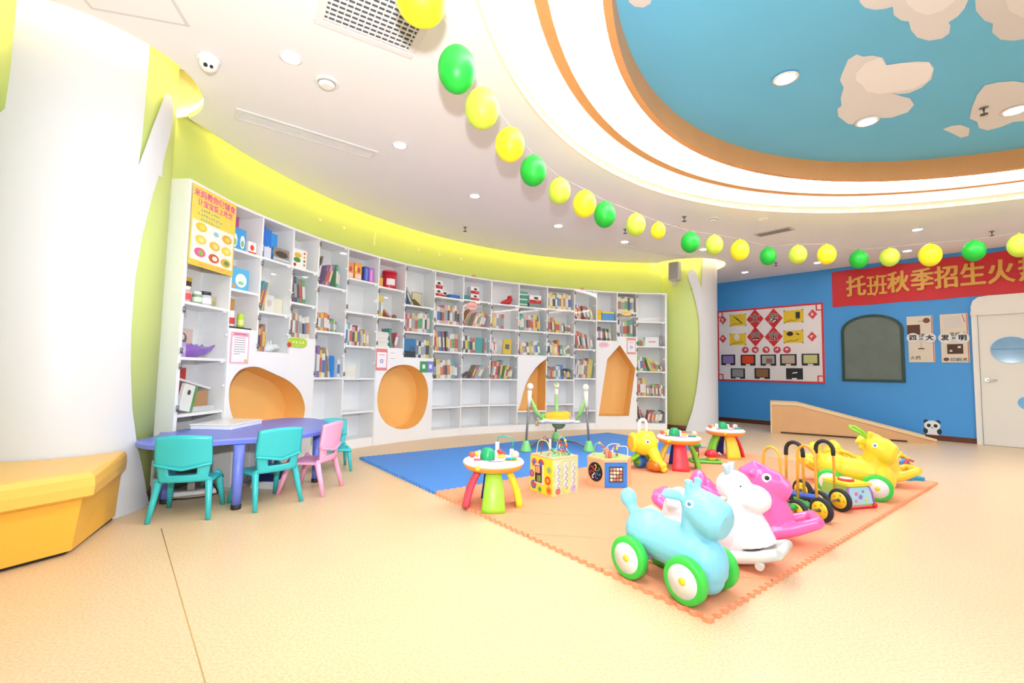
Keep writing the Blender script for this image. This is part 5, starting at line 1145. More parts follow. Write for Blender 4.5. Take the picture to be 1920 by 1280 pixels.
rl, fr = G(1185, 1080), G(1340, 1105)
ride_on('blue_ride_on', 'pale blue ride-on giraffe with green wheels at the mat corner', '#86cfe8', ((rl.x+fr.x)/2, (rl.y+fr.y)/2, ZM), math.atan2(-.8, .6))
a_, b_ = G(1550, 925), G(1652, 930)
ride_on('yellow_ride_on', 'yellow ride-on animal with green wheels and leaf handle', '#f2d83a', ((a_.x+b_.x)/2+.02, (a_.y+b_.y)/2+.02, ZM), math.radians(-40), 1.06, True)

def rocking_horse(name, label, col, loc, rz, s=1.0):
    t = thing(name, label, 'rocking horse', loc, rz, 'moulded rocking horses', s); m = mat(col, .22, spec=.55, coat=.3)
    X = [-.44, -.33, -.18, 0, .18, .33, .45]; Z = [.185, .115, .062, .042, .058, .10, .15]
    def body(b):
        for y in (-.105, .105): b.tube([(x, y*(1-.25*abs(x)/.45), z) for x, z in zip(X, Z)], [.034, .038, .04, .04, .04, .038, .032], 14)
        b.tube([(x, 0, z+.05) for x, z in zip(X[1:-1], Z[1:-1])], [.05, .075, .085, .085, .06], 16)
        for x, z in ((-.44, .185), (.45, .15)): b.tube([(x, -.08, z), (x, .08, z)], .032, 12)
        b.tube([(-.10, 0, .15), (.06, 0, .145), (.2, 0, .13)], [.11, .11, .115], 18)
        b.tube([(.24, 0, .09), (.225, 0, .17), (.19, 0, .25), (.165, 0, .33)], [.115, .105, .095, .085], 18)
        b.tube([(.10, 0, .345), (.16, 0, .355), (.23, 0, .325), (.285, 0, .285), (.31, 0, .27)], [.055, .085, .088, .075, .055], 18)
        b.tube([(.05, 0, .30), (.085, 0, .385), (.14, 0, .42), (.2, 0, .405)], [.03, .045, .048, .03], 12)
        for y in (-1, 1): b.tube([(.125, y*.05, .39), (.10, y*.08, .40)], [.02, .012], 10)
        b.tube([(-.15, 0, .14), (-.175, 0, .24), (-.19, 0, .31)], [.10, .10, .075], 16); b.sph((-.185, 0, .28), (.055, .115, .10))
        b.sph((-.39, 0, .2), (.055, .07, .05))
    blob('body', m, t, body, .0075, 3)
    for y in (-1, 1):
        MB().tube([(-.19, y*.09, .30), (-.13, y*.13, .285), (-.07, y*.125, .24), (-.04, y*.095, .18)], .016, 10).build('armrest', m, t)
        MB().tube([(.15, y*.05, .31), (.14, y*.12, .315)], .013, 10).build('handle', m, t)
        eye(t, (.19, y*.076, .378), (.15, y, .25), .027)
    MB().tube([(.30, -.03, .245), (.318, 0, .243), (.30, .03, .245)], .004, 8).build('mouth', mat('#b52a60' if col != '#f3cf2f' else '#c99a20', .4), t)
    return t
rocking_horse('pink_rocking_horse', 'hot pink rocking horse behind the white rocking calf', '#f565ae', (1.385, 2.90, ZM), math.radians(-21))
rocking_horse('yellow_rocking_horse', 'yellow rocking horse behind the yellow ride-on animal', '#f3cf2f', (3.27, 4.36, ZM), math.radians(-10), 1.04)

t = thing('white_rocking_calf', 'pale pink-white rocking calf on grey runners', 'rocking toy', (1.10, 2.60, ZM), math.radians(-43)); m = mat('#f3e6ee', .35, spec=.4); gm = mat('#d5d8d4', .4)
def calf(b):
    b.tube([(.24, 0, .11), (.22, 0, .19), (.185, 0, .27), (.165, 0, .34)], [.118, .10, .084, .08], 18); b.tube([(-.12, 0, .13), (.05, 0, .13), (.22, 0, .13)], [.10, .10, .112], 18)
    b.tube([(-.13, 0, .12), (-.15, 0, .2), (-.165, 0, .265)], [.11, .10, .07], 16); b.sph((-.155, 0, .24), (.065, .105, .09))
    b.sph((.15, 0, .39), (.09, .086, .084)); b.sph((.245, 0, .34), (.088, .09, .074))
    for y in (-1, 1): b.sph((.09, y*.085, .125), (.095, .045, .085)); b.sph((.12, y*.075, .40), (.02, .03, .018))
blob('body', m, t, calf, .007, 4)
for y in (-1, 1):
    MB().tube([(x, y*.115*(1-.2*abs(x)/.38), z) for x, z in ((-.38, .145), (-.28, .088), (-.14, .048), (0, .036), (.14, .045), (.28, .078), (.38, .12))], [.024, .03, .034, .034, .034, .03, .026], 12).build('runner', gm, t)
    MB().tube([(.13, y*.038, .455), (.125, y*.044, .495), (.124, y*.045, .508)], [.016, .016, .019], 10).build('horn', mat('#bccfd8', .4), t)
    MB().tube([(.13, y*.05, .335), (.115, y*.11, .33), (.11, y*.145, .327)], [.017, .015, .017], 12).build('hand_grip', mat('#d8d5c6', .4), t)
    MB().cyl((.30, y*.09, .05), (.30, y*.12, .045), .02, n=12).build('foot_bolt', gm, t)
    eye(t, (.205, y*.07, .41), (.45, y, .15), .008)
for x, z in ((-.37, .14), (-.2, .062), (.3, .085), (.38, .12)): MB().tube([(x, -.10, z), (x, .10, z)], .022, 12).build('cross_bar', gm, t)
MB().box((.02, 0, .055), (.56, .17, .03), bevel=.012).build('deck', gm, t)

# ------------------------------------------------------------------ foot-pedal walkers
def walker(label, loc, rz, board, grip):
    t = thing('pedal_walker', label, 'pedal toy', loc, rz, 'pedal walkers'); ty, hb, cp = mat('#23262b', .6), mat('#f3cf2c', .35), mat('#8b7a2a', .4); ym = mat('#eeb23c', .35)
    for x in (-.15, .15):
        for y in (-.105, .105):
            o = wheel(t, x, y, .082, .032, ty, hb, cp, y)
            for k in range(5): MB().sph((.04*math.cos(k*1.257), .04*math.sin(k*1.257), .0165), (.009, .009, .002), 8, 4).build('spoke_mark', mat('#dcae28', .5), o)
        MB().cyl((x, -.10, .082), (x, .10, .082), .009, n=8).build('axle', mat('#9aa0a6', .3, .8), t)
    for y, z, tl in ((-.15, .105, -.10), (.15, .075, .06)):
        R = Matrix.Rotation(tl*1.0, 3, 'Y'); o = MB().box((0, y, z), (.36, .065, .035), bevel=.014, R=R).build('foot_board', mat(board, .4), t)
        for k in (-.1, .1): MB().cyl(V((k, y, z))+V((0, 0, .016)), V((k, y, z))+V((0, 0, .020)), .011, n=12).build('bolt', mat('#e4e4e4', .3), o)
        yy = y*1.05; pts = [(-.075, yy, z-.01), (-.07, yy, .42)]+[(-.07*math.cos(a), yy, .42+.07*math.sin(a)) for a in [PI*q/10 for q in range(1, 10)]]+[(.07, yy, .42), (.075, yy, z-.01)]
        hd = MB().tube(pts, .0095, 10).build('handle', ym, t)
        if grip: MB().tube([(-.0705, yy, .385)]+pts[1:12]+[(.0705, yy, .39)], .0145, 10).build('foam_grip', mat('#26282b', .7), hd)
walker('pedal walker with green foot boards and yellow hoop handles', (1.985, 3.28, ZM), math.radians(-73), '#1d9a3a', False)
walker('pedal walker with blue foot boards and black foam grips', (2.30, 3.54, ZM), math.radians(-71), '#3f62cf', True)

# ------------------------------------------------------------------ round activity tables
def activity_table(label, c, rz, legs, arch=False, seed=1):
    t = thing('activity_table', label, 'activity table', (c[0], c[1], ZM), rz, 'round activity tables'); H_ = .30; R_ = .225
    MB().lathe([(.15, H_-.045), (.2, H_-.03), (R_-.004, H_-.006), (R_, H_+.004), (R_-.005, H_+.012)], 40).build('orange_rim', mat('#f3a044', .4), t)
    MB().lathe([(R_-.002, H_+.004), (R_+.003, H_+.016), (R_-.008, H_+.03), (R_-.03, H_+.034), (.001, H_+.034)], 40).build('white_top', mat('#f6eff1', .35), t)
    zt = H_+.034
    for k, col in enumerate(legs):          # front, right, back, left (local -y is the front)
        a = -PI/2+k*PI/2; d = V((math.cos(a), math.sin(a), 0)); s = V((-d.y, d.x, 0)); rows = []
        for q in range(9):
            f = q/8; z = (H_-.03)*(1-f); rad = .125+.10*f**.85+.012*math.sin(f*PI); w = .055+.03*f
            c0 = d*rad; rows.append([c0+s*(w*u)+d*(-.018*u*u)+V((0, 0, z)) for u in (-1, -.6, 0, .6, 1)]+[c0-d*.036+s*(w*u)+d*(-.018*u*u)+V((0, 0, z)) for u in (1, .6, 0, -.6, -1)])
        mb = MB(); vs = [p for r_ in rows for p in r_]; mb.add(vs, [(i*10+j, i*10+(j+1) % 10, (i+1)*10+(j+1) % 10, (i+1)*10+j) for i in range(8) for j in range(10)], True)
        mb.f.append([80+j for j in range(10)]); mb.sm.append(False); mb.mi.append(0)
        lg = mb.build('leg', mat(col, .38), t)
        f0 = d*.196; MB().tube([f0+s*(.03*u)+V((0, 0, .12-.05*(1-u*u))) for u in (-1, -.6, -.2, .2, .6, 1)], .004, 6).build('moulded_smile', mat(col, .35), lg)
    g = MB().lathe([(.058, zt), (.058, zt+.03), (.05, zt+.062), (.03, zt+.082), (.001, zt+.088)], 20, Matrix.Translation((-.045, -.02, 0))).build('green_dome', mat('#17a063', .35), t)
    MB().box((.015, -.02, zt+.03), (.018, .085, .06), bevel=.006).build('white_gate', mat('#f4f4f4', .4), t); MB().box((-.105, -.0, zt+.03), (.018, .06, .06), bevel=.006).build('white_gate', mat('#f4f4f4', .4), t)
    MB().sph((-.16, .05, zt+.022), (.024, .022, .022), 12, 8).build('red_knob', mat('#e4604f', .35), t); MB().sph((-.12, .1, zt+.02), (.03, .022, .02), 12, 8).build('yellow_knob', mat('#f0d23a', .35), t); MB().sph((.165, .05, zt+.024), (.03, .03, .028), 14, 10).build('peach_ball', mat('#f6bfae', .35), t)
    MB().box((.07, .13, zt+.014), (.05, .035, .028), bevel=.008).build('red_block', mat('#d92f3c', .35), t); MB().box((.05, .04, zt+.012), (.075, .05, .024), bevel=.006).build('orange_block', mat('#f2b13c', .4), t); MB().box((-.12, -.07, zt+.006), (.05, .03, .012), bevel=.004).build('red_block', mat('#e0506a', .35), t)
    MB().lathe([(.05, zt+.0005), (.05, zt+.004)], 20, Matrix.Translation((.125, -.07, 0)), sx=1.2, sy=.7).build('gear_tray', mat('#d6b25a', .3), t)
    for k, col in enumerate(('#2f7fd0', '#2aa7b5', '#2fae5a')): MB().sph((.10+.026*k, -.07+.006*k, zt+.012), (.016, .014, .012), 10, 8).build('spin_bead', mat(col, .3), t)
    MB().tube([(-.04, -.12, zt+.003), (.0, -.135, zt+.004), (.06, -.115, zt+.003)], .006, 8).build('pink_track', mat('#e77fb0', .4), t)
    MB().sph((-.115, -.195, H_+.002), (.022, .02, .02), 10, 8).build('rim_toy', mat('#e9c23a', .4), t)
    if arch:
        for x, z in ((.03, .11), (.14, .06)): MB().box((x, .1-.02*(x > .1), zt+z/2), (.03, .022, z), bevel=.004).build('arch_post', mat('#f2f2f2', .4), t)
        MB().tube([(.03, .10, zt+.10), (.035, .10, zt+.14), (.075, .098, zt+.155), (.14, .085, zt+.14), (.155, .08, zt+.13), (.142, .08, zt+.05)], .005, 8).build('teal_arch', mat('#22a595', .35), t)
        MB().box((.045, .03, zt+.05), (.04, .03, .03), bevel=.01).build('red_car', mat('#d93a3a', .3), t)
    return t
LR, LG, LY, LN = '#ea4f66', '#9bd63a', '#f8dc30', '#243a8c'
activity_table('round activity table nearest us with red, green and yellow legs', (-.12, 3.43), math.radians(4), (LG, LY, LN, LR), True)
activity_table('round activity table with a red front leg beside the elephant', (1.80, 4.92), math.radians(-14), ('#df3d4c', '#7cc83c', LN, '#f4cf4c'))
activity_table('round activity table farthest away with a yellow front leg', (2.64, 5.66), math.radians(6), ('#f4cc3c', '#d8262f', LN, '#7cc83c'))

# ------------------------------------------------------------------ bead-maze boxes
def bead_wires(t, z, specs):
    for k, (pts, col, beads) in enumerate(specs):
        P = []; pts = [V((x, y, z+h)) for x, y, h in pts]
        for i in range(len(pts)-1):
            p0, p1, p2, p3 = pts[max(i-1, 0)], pts[i], pts[i+1], pts[min(i+2, len(pts)-1)]
            for q in range(6):
                u = q/6; P.append(.5*((2*p1)+(p2-p0)*u+(2*p0-5*p1+4*p2-p3)*u*u+(3*p1-p0-3*p2+p3)*u**3))
        P.append(pts[-1]); w = MB().tube(P, .0038, 6).build('bead_wire', mat(col, .35), t)
        for (f, bc_) in beads: MB().sph(P[int(f*(len(P)-1))], .0125, 10, 8).build('bead', mat(bc_, .35), w)
wood = mat('#dcb78a', .45, noise=.06, scale=12)
Lc, Fc, Rc = G(990, 917), G(1040, 930), G(1087, 922); ctr = (Lc+Rc)/2; az = math.radians(37)
t = thing('bead_maze_cube', 'wooden bead maze cube with yellow and green faces', 'bead maze', (ctr.x, ctr.y, ZM), az); S = .275; HC = .285
MB().box((0, 0, HC/2), (S-.012, S-.012, HC)).build('core', wood, t)
# local -x face looks left (yellow), local -y face looks right-front (green tracks)
fl_ = MB().box((-S/2+.001, 0, HC/2), (.012, S, HC)).build('yellow_face', mat('#f6e230', .4), t)
for k, (y, z, r, c1, c2) in enumerate([(.085, .235, .034, '#e0743c', '#5a6fc0'), (-.0, .235, .036, '#d9384a', '#4a66c2'), (-.10, .2, .028, '#a9c43a', '#9aa3b0'), (.115, .14, .03, '#8e62b0', '#e06a6a'), (.09, .055, .036, '#2f7fc0', '#d84048'), (-.085, .115, .034, '#d8353c', '#e8a23a'), (-.10, .04, .034, '#ef9d3a', '#e05a4a'), (.01, .03, .026, '#a7cf3e', '#4f9a4a')]):
    M = Matrix.Translation((-S/2-.0055, y, z)) @ Matrix.Rotation(-PI/2, 4, 'Y'); o = MB().lathe([(r, 0), (r, .0015)], 22, M).build('colour_dot', mat(c1, .4), fl_); MB().lathe([(r*.55, .0014), (r*.55, .0026)], 18, M).build('dot_centre', mat(c2, .4), fl_)
wn = MB().box((-S/2-.004, .022, .15), (.008, .11, .16)).build('window_frame', mat('#efe6c6', .5), fl_); MB().box((-S/2-.0085, .028, .15), (.002, .085, .135)).build('window_dark', mat('#4b3426', .7), wn); MB().box((-S/2-.013, .033, .185), (.012, .05, .055), bevel=.004).build('turning_block', mat('#e59a7c', .5), wn); MB().box((-S/2-.013, .018, .115), (.012, .04, .05), bevel=.004).build('turning_block', mat('#6a9a3c', .5), wn)
fg = MB().box((0, -S/2+.001, HC/2), (S, .012, HC)).build('green_face', mat('#c2cf9e', .45, noise=.25, scale=14), t)
for k, x in enumerate((-.085, 0, .085)):
    pts = [(x+.014*math.sin(q*1.05), -S/2-.007, .045+.20*q/24) for q in range(25)]
    o = MB().tube(pts, .012, 8, flat=.35, up=(0, 1, 0)).build('wavy_track', mat('#f1eef2', .4), fg); MB().tube([(p[0], p[1]-.004, p[2]) for p in pts], .004, 6).build('track_slot', mat('#8b8790', .6), o)
    MB().lathe([(.024, 0), (.024, .004)], 18, Matrix.Translation((x-.002, -S/2-.007, .035)) @ Matrix.Rotation(PI/2, 4, 'X')).build('track_knob', mat(['#d8685c', '#e9d45a', '#b8a2dc'][k], .4), fg)
for s in (-1, 1): MB().box((0, s*(S/2-.012), HC+.006), (S+.01, .03, .02), bevel=.004).build('top_rail', wood, t); MB().box((s*(S/2-.012), 0, HC+.006), (.03, S-.05, .02), bevel=.004).build('top_rail', wood, t)
MB().box((0, 0, HC+.0), (S-.04, S-.04, .012)).build('green_top', mat('#8fc48a', .5), t)
bead_wires(t, HC+.01, [([(-.11, .1, 0), (-.10, .08, .11), (-.06, .03, .11), (-.05, .0, .04), (-.09, -.03, .02), (-.1, -.06, .0)], '#e9cf6a', [(.62, '#e98a3a'), (.7, '#f0d23a'), (.8, '#c9622c')]), ([(-.05, .11, 0), (-.03, .1, .13), (.0, .09, .12), (.01, .06, .05), (.05, .04, .0)], '#8e3a34', [(.7, '#2fa05a'), (.8, '#2f7fd0')]),
    ([(-.02, -.1, 0), (-.02, -.08, .08), (.02, -.05, .085), (.03, -.02, .02), (.06, .0, .0)], '#e6d36a', [(.2, '#d8353c'), (.7, '#e6d63a')]), ([(.04, .1, 0), (.06, .09, .1), (.10, .05, .1), (.11, .02, .05), (.08, -.02, .03), (.09, -.08, 0)], '#7a3550', [(.45, '#d8353c'), (.55, '#d02a5a'), (.62, '#3aa050')]),
    ([(.11, .1, 0), (.115, .06, .12), (.12, .0, .12), (.12, -.03, .03), (.11, -.1, 0)], '#dfe8c0', [(.45, '#2aa79a'), (.55, '#f0d83a'), (.63, '#ec7b3a'), (.7, '#d84030'), (.8, '#3aa050'), (.9, '#2a9a9a')]), ([(-.12, -.02, 0), (-.06, -.06, .06), (.0, -.11, .05), (.05, -.12, 0)], '#7fc0dd', [(.3, '#2fa05a'), (.5, '#2f7fd0'), (.7, '#d8353c')])])
MB().box((-.03, .02, HC+.07), (.016, .02, .14), bevel=.004).build('centre_post', mat('#e9e2cf', .5), t)
# hexagonal box
p = G(1133, 914); q = G(1176, 914); ha = math.radians(6); hs = .203; apo = hs*math.sqrt(3)/2
hc = p+V((math.cos(ha), math.sin(ha), 0))*hs/2+V((-math.sin(ha), math.cos(ha), 0))*apo
t = thing('bead_maze_hexagon', 'six-sided wooden bead maze box with a blue picture panel', 'bead maze', (hc.x, hc.y, ZM), ha); HH = .215
hexp = lambda r: [(r*math.cos(math.radians(60*k)), r*math.sin(math.radians(60*k))) for k in range(6)]
MB().prism(hexp(hs), 0, HH).build('box_body', mat('#dcb888', .45, noise=.05, scale=10), t); MB().prism(hexp(hs+.004), HH, HH+.022).build('top_rim', wood, t); MB().prism(hexp(hs-.02), HH+.02, HH+.024).build('green_top', mat('#b9c77a', .5), t)
pn = MB().box((0, -apo-.004, HH/2), (hs*.98, .008, HH*.98)).build('blue_panel', mat('#2f7fd6', .4), t); MB().box((0, -apo-.0085, HH/2+.005), (.125, .002, .135)).build('dark_recess', mat('#4a3a34', .6), pn)
for r_ in range(4):
    for c_ in range(4): MB().box((-.042+.028*c_, -apo-.0115, HH/2-.04+.03*r_), (.023, .006, .022), bevel=.003).build('picture_tile', mat(['#e9dccb', '#c9a98f', '#d8785a', '#efe2c0', '#a98a72'][(r_*3+c_*2) % 5], .5), pn)
Mh = Matrix.Rotation(math.radians(-60), 4, 'Z'); Md = Mh @ Matrix.Translation((0, -apo-.002, HH/2+.01)) @ Matrix.Rotation(PI/2, 4, 'X')
dk = MB().lathe([(.082, 0), (.082, .005)], 32, Md).build('black_disc', mat('#17161a', .4), t)
for k, col in enumerate(('#e8c53a', '#3f9a4a', '#3f6fc0', '#5560b8', '#f0f0f0', '#c0392b', '#d8402f')):
    a = PI/2-k*2*PI/7-.2; pts = [Md @ V((math.cos(a)*r_+.016*math.cos(a+PI/2)*s_, math.sin(a)*r_+.016*math.sin(a+PI/2)*s_, .006)) for r_, s_ in ((.012, 0), (.03, .1), (.045, -.3), (.058, .1), (.062, .7), (.052, 1.1))]
    MB().tube(pts, .0042, 6).build('swirl', mat(col, .4), dk)
bead_wires(t, HH+.024, [([(-.14, .02, 0), (-.13, .0, .1), (-.08, -.02, .11), (-.05, -.03, .03), (-.02, -.06, 0)], '#9ac48a', [(.45, '#e8b43a'), (.6, '#d8553a'), (.7, '#e98a3a'), (.78, '#8e62b0')]), ([(-.02, -.12, 0), (.0, -.1, .08), (.04, -.08, .085), (.05, -.04, .03), (.08, 0, 0)], '#e9e2d2', [(.4, '#d02a4a'), (.55, '#e0d83a'), (.7, '#2f7fd0'), (.85, '#b05a2a')]),
    ([(.14, -.08, 0), (.138, -.07, .09), (.06, -.03, .09), (.1, .02, .1), (.02, .06, .09), (-.04, .1, 0)], '#eee6d6', [(.5, '#e9a25a')])])
for x, y, hh_, col in ((-.05, -.09, .10, '#c98a6a'), (-.03, -.11, .07, '#d0604f'), (.03, .02, .05, '#d8c49a')): MB().lathe([(.016, HH+.022), (.018, HH+.03), (.015, HH+.022+hh_*.8), (.001, HH+.022+hh_)], 12, Matrix.Translation((x, y, 0))).build('peg_figure', mat(col, .5), t)

# ------------------------------------------------------------------ baby jumper
jl, jr, jb = at(986, 846, ZM), at(1104, 846, ZM), V((.655, 6.62, ZM)); jc = (jl+jr+jb)/3
t = thing('baby_jumper', 'baby jumper with three grey posts, green straps and yellow seat', 'baby jumper', (jc.x, jc.y, ZM)); gry, crm, grn = mat('#8e8683', .4, .3), mat('#f3ecd8', .4), mat('#7fd07a', .4)
tops = []
for k, b in enumerate((jl, jr, jb)):
    b = b-jc; b.z = 0; inn = -b.normalized(); tp_ = b+inn*.05+V((0, 0, .80)); tops.append(tp_)
    MB().lathe([(.075, 0), (.07, .02), (.045, .09), (.03, .13), (.001, .135)], 16, Matrix.Translation(b)).build('foot', grn, t)
    MB().tube([b+V((0, 0, .11)), b.lerp(tp_, .72)], .014, 12).build('post', gry, t)
    MB().tube([b.lerp(tp_, .68), b.lerp(tp_, .94)], [.019, .03], 12).build('post_sleeve', crm, t)
    kn = MB().sph(tp_, (.042, .042, .044), 14, 10).build('knob', crm, t); MB().sph(tp_+inn*.012+V((0, 0, .01)), (.03, .03, .032), 12, 8).build('knob_cap', mat('#8fce4a', .4), kn)
SZ_ = .345; RS = .27
for k, tp_ in enumerate(tops):
    d = V((tp_.x, tp_.y, 0)).normalized(); e = d*RS+V((0, 0, SZ_+.04)); st = tp_-V((0, 0, .12))
    MB().tube([st, st.lerp(e, .5)-V((0, 0, .05))-d*.0, e], [.014, .03, .02], 10).build('strap', mat('#9fd67c', .6, noise=.35, scale=60), t)
MB().lathe([(RS*.62, SZ_-.02), (RS*.9, SZ_-.01), (RS, SZ_+.02), (RS*.98, SZ_+.035), (RS*.6, SZ_+.04), (RS*.58, SZ_)], 36).build('seat_tray', crm, t)
for k in range(3): d = V((tops[k].x, tops[k].y, 0)).normalized(); MB().box(d*RS+V((0, 0, SZ_+.01)), (.09, .09, .035), rz=math.atan2(d.y, d.x), bevel=.015).build('tray_tab', crm, t)
def seat(b): b.tube([(-.16, .03, SZ_+.06), (-.05, 0, SZ_+.065), (.1, -.02, SZ_+.075), (.17, -.03, SZ_+.1)], [.045, .06, .06, .03], 14); b.sph((0, 0, SZ_+.04), (.17, .16, .04)); b.sph((.1, -.02, SZ_+.1), (.07, .05, .04))
blob('soft_seat', mat('#f0bf30', .6), t, seat, .012, 4); MB().sph((.02, 0, SZ_-.03), (.09, .09, .075), 16, 10).build('seat_pouch', mat('#9a9a55', .6), t)
MB().sph((-.2, -.05, SZ_+.06), (.04, .03, .035), 12, 8).build('frog_toy', mat('#6fc83f', .4), t); MB().sph((.18, -.1, SZ_+.05), (.025, .025, .02), 10, 8).build('lilac_toy', mat('#c9a2e0', .4), t); MB().lathe([(.02, SZ_-.06), (.022, SZ_-.0)], 12, Matrix.Translation((-.27, -.06, 0))).build('yellow_rattle', mat('#efc45a', .4), t)
for a, b in ((0, 2), (2, 1)):
    A_, B_ = [(q-jc) for q in ((jl, jr, jb)[a], (jl, jr, jb)[b])]; A_.z = B_.z = .035; mid = (A_+B_)/2; mid += V((mid.x, mid.y, 0)).normalized()*.1
    MB().tube([A_, A_.lerp(mid, .6), mid, B_.lerp(mid, .6), B_], .013, 10).build('base_tube', gry, t)

# ------------------------------------------------------------------ elephant push toy
p = G(1205, 876); t = thing('elephant_walker', 'yellow elephant push toy with white handle and green feet', 'push toy', (p.x, p.y-.05, ZM), math.radians(-58)); ym = mat('#f8dc2c', .3, spec=.5)
def el(b):
    b.sph((0, 0, .265), (.135, .13, .13)); b.sph((.05, 0, .255), (.105, .1, .11))
    b.tube([(.06, 0, .25), (.12, 0, .19), (.165, 0, .12), (.20, 0, .075), (.235, 0, .075), (.25, 0, .1)], [.07, .058, .05, .05, .048, .04], 16); b.tube([(.2, 0, .07), (.265, .02, .02)], [.045, .03], 12)
    for y in (-1, 1): b.sph((-.03, y*.135, .275), (.065, .04, .105))
blob('body', ym, t, el, .008, 3)
for y in (-1, 1):
    eye(t, (.118, y*.078, .295), (.75, y*.65, .2), .02, '#3a2f6a'); MB().sph((-.03, y*.168, .275), (.045, .006, .075), 12, 8).build('inner_ear', mat('#f3b62e', .4), t)
    MB().tube([(-.02, y*.05, .15), (-.07, y*.1, .10), (-.11, y*.15, .03)], [.05, .055, .02], 12, flat=.5).build('green_foot', mat('#8ed42c', .35), t)
MB().tube([(-.02, -.055, .36), (-.02, -.055, .45)]+[(-.02, -.055*math.cos(a), .45+.055*math.sin(a)) for a in [PI*q/8 for q in range(1, 8)]]+[(-.02, .055, .45), (-.02, .055, .36)], .018, 12).build('handle', mat('#f6f1ee', .3), t)
o = wheel(t, -.05, 0, .062, .09, mat('#2a66c0', .4), mat('#6fae3c', .4), mat('#8ed42c', .4), 1)
MB().sph((.16, 0, .06), (.10, .10, .058), 22, 12).build('orange_dome', mat('#f59a2e', .12, trans=.55), t)
# ------------------------------------------------------------------ small toys
p = G(1322, 866); t = thing('mushroom_playset', 'small green playset with red mushroom between the activity tables', 'toy', (p.x, p.y, ZM), math.radians(-8))
MB().box((0, 0, .014), (.34, .2, .028), bevel=.012).build('green_base', mat('#5fb53c', .4), t); MB().lathe([(.05, .028), (.055, .05), (.04, .07)], 18, Matrix.Translation((.07, 0, 0))).build('yellow_stem', mat('#f0d23c', .4), t); MB().lathe([(.03, .065), (.075, .075), (.07, .11), (.04, .14), (.001, .15)], 22, Matrix.Translation((.07, 0, 0))).build('red_cap', mat('#d8283c', .25), t)
MB().tube([(.12, 0, .09), (.15, -.01, .11), (.17, -.01, .09)], .012, 8).build('pink_figure', mat('#f0b9ae', .4), t); MB().box((-.10, .02, .10), (.07, .06, .14), bevel=.012).build('brown_tree', mat('#7a3f2c', .5), t); MB().box((-.095, -.014, .09), (.03, .012, .045), bevel=.004).build('yellow_door', mat('#f0cf3a', .4), t); MB().sph((-.1, .02, .19), (.065, .05, .035), 14, 8).build('green_crown', mat('#57a83a', .5), t)
a_, b_ = G(1592, 956), G(1640, 952); rz = math.atan2(b_.y-a_.y, b_.x-a_.x); w_ = (b_-a_).length; n_ = V((-math.sin(rz), math.cos(rz), 0)); cc = (a_+b_)/2+n_*.12
t = thing('house_activity_cube', 'small house-shaped activity cube with yellow roof and blue side', 'toy', (cc.x, cc.y, ZM), rz); hw_ = w_/2
MB().add([(-hw_, -.12, .015), (hw_, -.12, .015), (hw_, .12, .015), (-hw_, .12, .015), (-hw_*.86, -.10, .165), (hw_*.86, -.10, .165), (hw_*.86, .10, .165), (-hw_*.86, .10, .165)], [(3, 2, 1, 0), (4, 5, 6, 7), (0, 1, 5, 4), (1, 2, 6, 5), (2, 3, 7, 6), (3, 0, 4, 7)]).build('shell', mat('#a9c95a', .4), t)
MB().box((0, 0, .014), (w_+.012, .25, .028), bevel=.01).build('red_base', mat('#dc2438', .35), t)
pn = MB().add([(-hw_*.9, -.1205, .035), (hw_*.9, -.1205, .035), (hw_*.8, -.1035, .155), (-hw_*.8, -.1035, .155), (-hw_*.9, -.116, .035), (hw_*.9, -.116, .035), (hw_*.8, -.099, .155), (-hw_*.8, -.099, .155)], [(0, 1, 2, 3), (7, 6, 5, 4), (0, 4, 5, 1), (1, 5, 6, 2), (2, 6, 7, 3), (3, 7, 4, 0)]).build('blue_panel', mat('#a9d8ec', .4), t)
for k, (x, z, r_, col) in enumerate([(-.04, .11, .016, '#d66fb0'), (.0, .085, .02, '#8f7fd0'), (.05, .065, .014, '#d9e04a'), (-.05, .06, .016, '#e08ac0'), (.03, .125, .012, '#7f9fe0')]): MB().sph((x, -.121+(z-.035)*.142, z), (r_, .004, r_), 12, 6).build('printed_flower', mat(col, .4), pn)
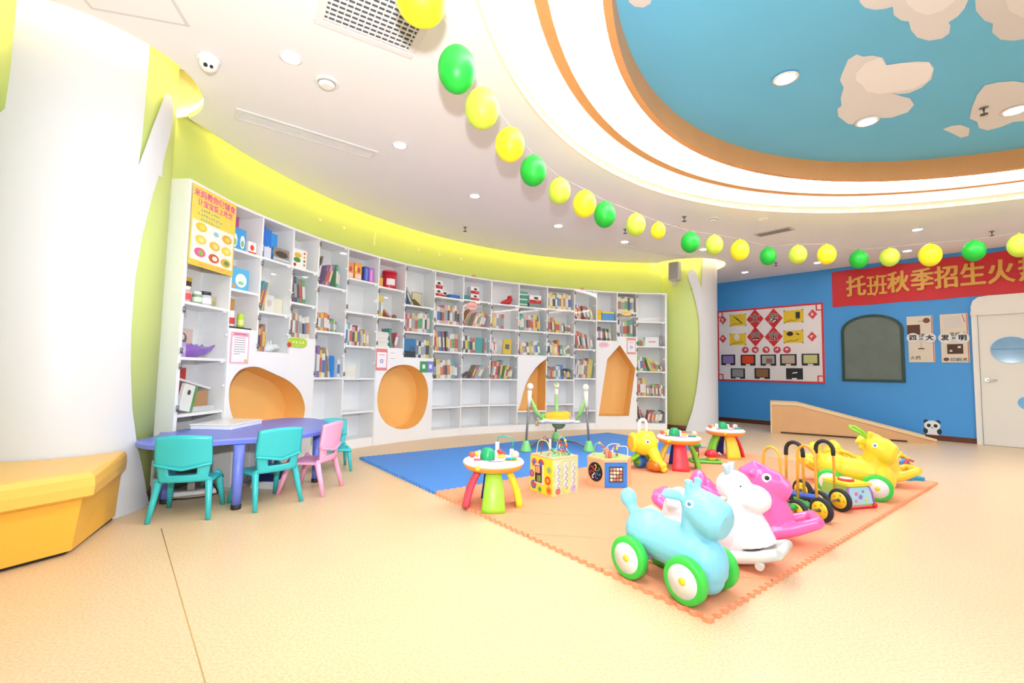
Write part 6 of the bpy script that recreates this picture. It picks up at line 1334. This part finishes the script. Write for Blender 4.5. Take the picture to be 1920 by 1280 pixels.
MB().tube([(-hw_*.98, -.118, .03), (-hw_*.9, -.103, .15), (-hw_*.7, -.1, .17)], .008, 8).build('purple_edge', mat('#b06ad0', .35), t); MB().tube([(hw_*.98, -.118, .03), (hw_*.95, -.108, .11), (hw_*.7, -.1, .17)], .008, 8).build('purple_edge', mat('#b06ad0', .35), t)
MB().prism([(-hw_*.95, -.11), (hw_*.95, -.11), (hw_*.8, .11), (-hw_*.8, .11)], .165, .185).build('yellow_roof', mat('#f6e033', .35), t); MB().lathe([(.055, .185), (.055, .198), (.045, .202)], 24, Matrix.Translation((0, 0, 0))).build('red_drum', mat('#cf3340', .35), t); MB().lathe([(.043, .2), (.04, .206), (.001, .207)], 20).build('drum_skin', mat('#efdcd8', .4), t)
for x in (-hw_, hw_): MB().sph((x, -.12, .0205), .02, 10, 8).build('red_foot', mat('#dc2438', .35), t)
p = V((3.95, 4.62, 0)); t = thing('star_activity_toy', 'colourful star-edged activity toy at the far mat corner', 'toy', (p.x, p.y, ZM), math.radians(20))
MB().prism([(.13*(1+.16*math.cos(5*a))*math.cos(a), .13*(1+.16*math.cos(5*a))*math.sin(a)) for a in [2*PI*k/40 for k in range(40)]], .0, .03).build('teal_base', mat('#2a9fc0', .4), t)
ring = MB().tube([(.1*math.cos(a), .035*math.sin(a)+.01, .13+.085*math.sin(a)) for a in [2*PI*k/28 for k in range(28)]], .024, 10, closed=True).build('yellow_ring', mat('#f0c83a', .4), t)
for k in range(6): a = 2*PI*k/6+.3; MB().sph((.125*math.cos(a), .04*math.sin(a)+.005, .13+.11*math.sin(a)), (.018, .014, .018), 10, 8).build('ring_bump', mat(['#d8404a', '#f0d84a', '#4a8fd0'][k % 3], .4), ring)
MB().sph((0, 0, .13), (.07, .03, .06), 16, 10).build('blue_mirror', mat('#4a7fd0', .2), t); MB().tube([(-.07, -.03, .13), (-.02, -.045, .19), (.06, -.04, .17)], .012, 8).build('red_arc', mat('#d83a48', .4), t)
print('objects', len(bpy.data.objects))
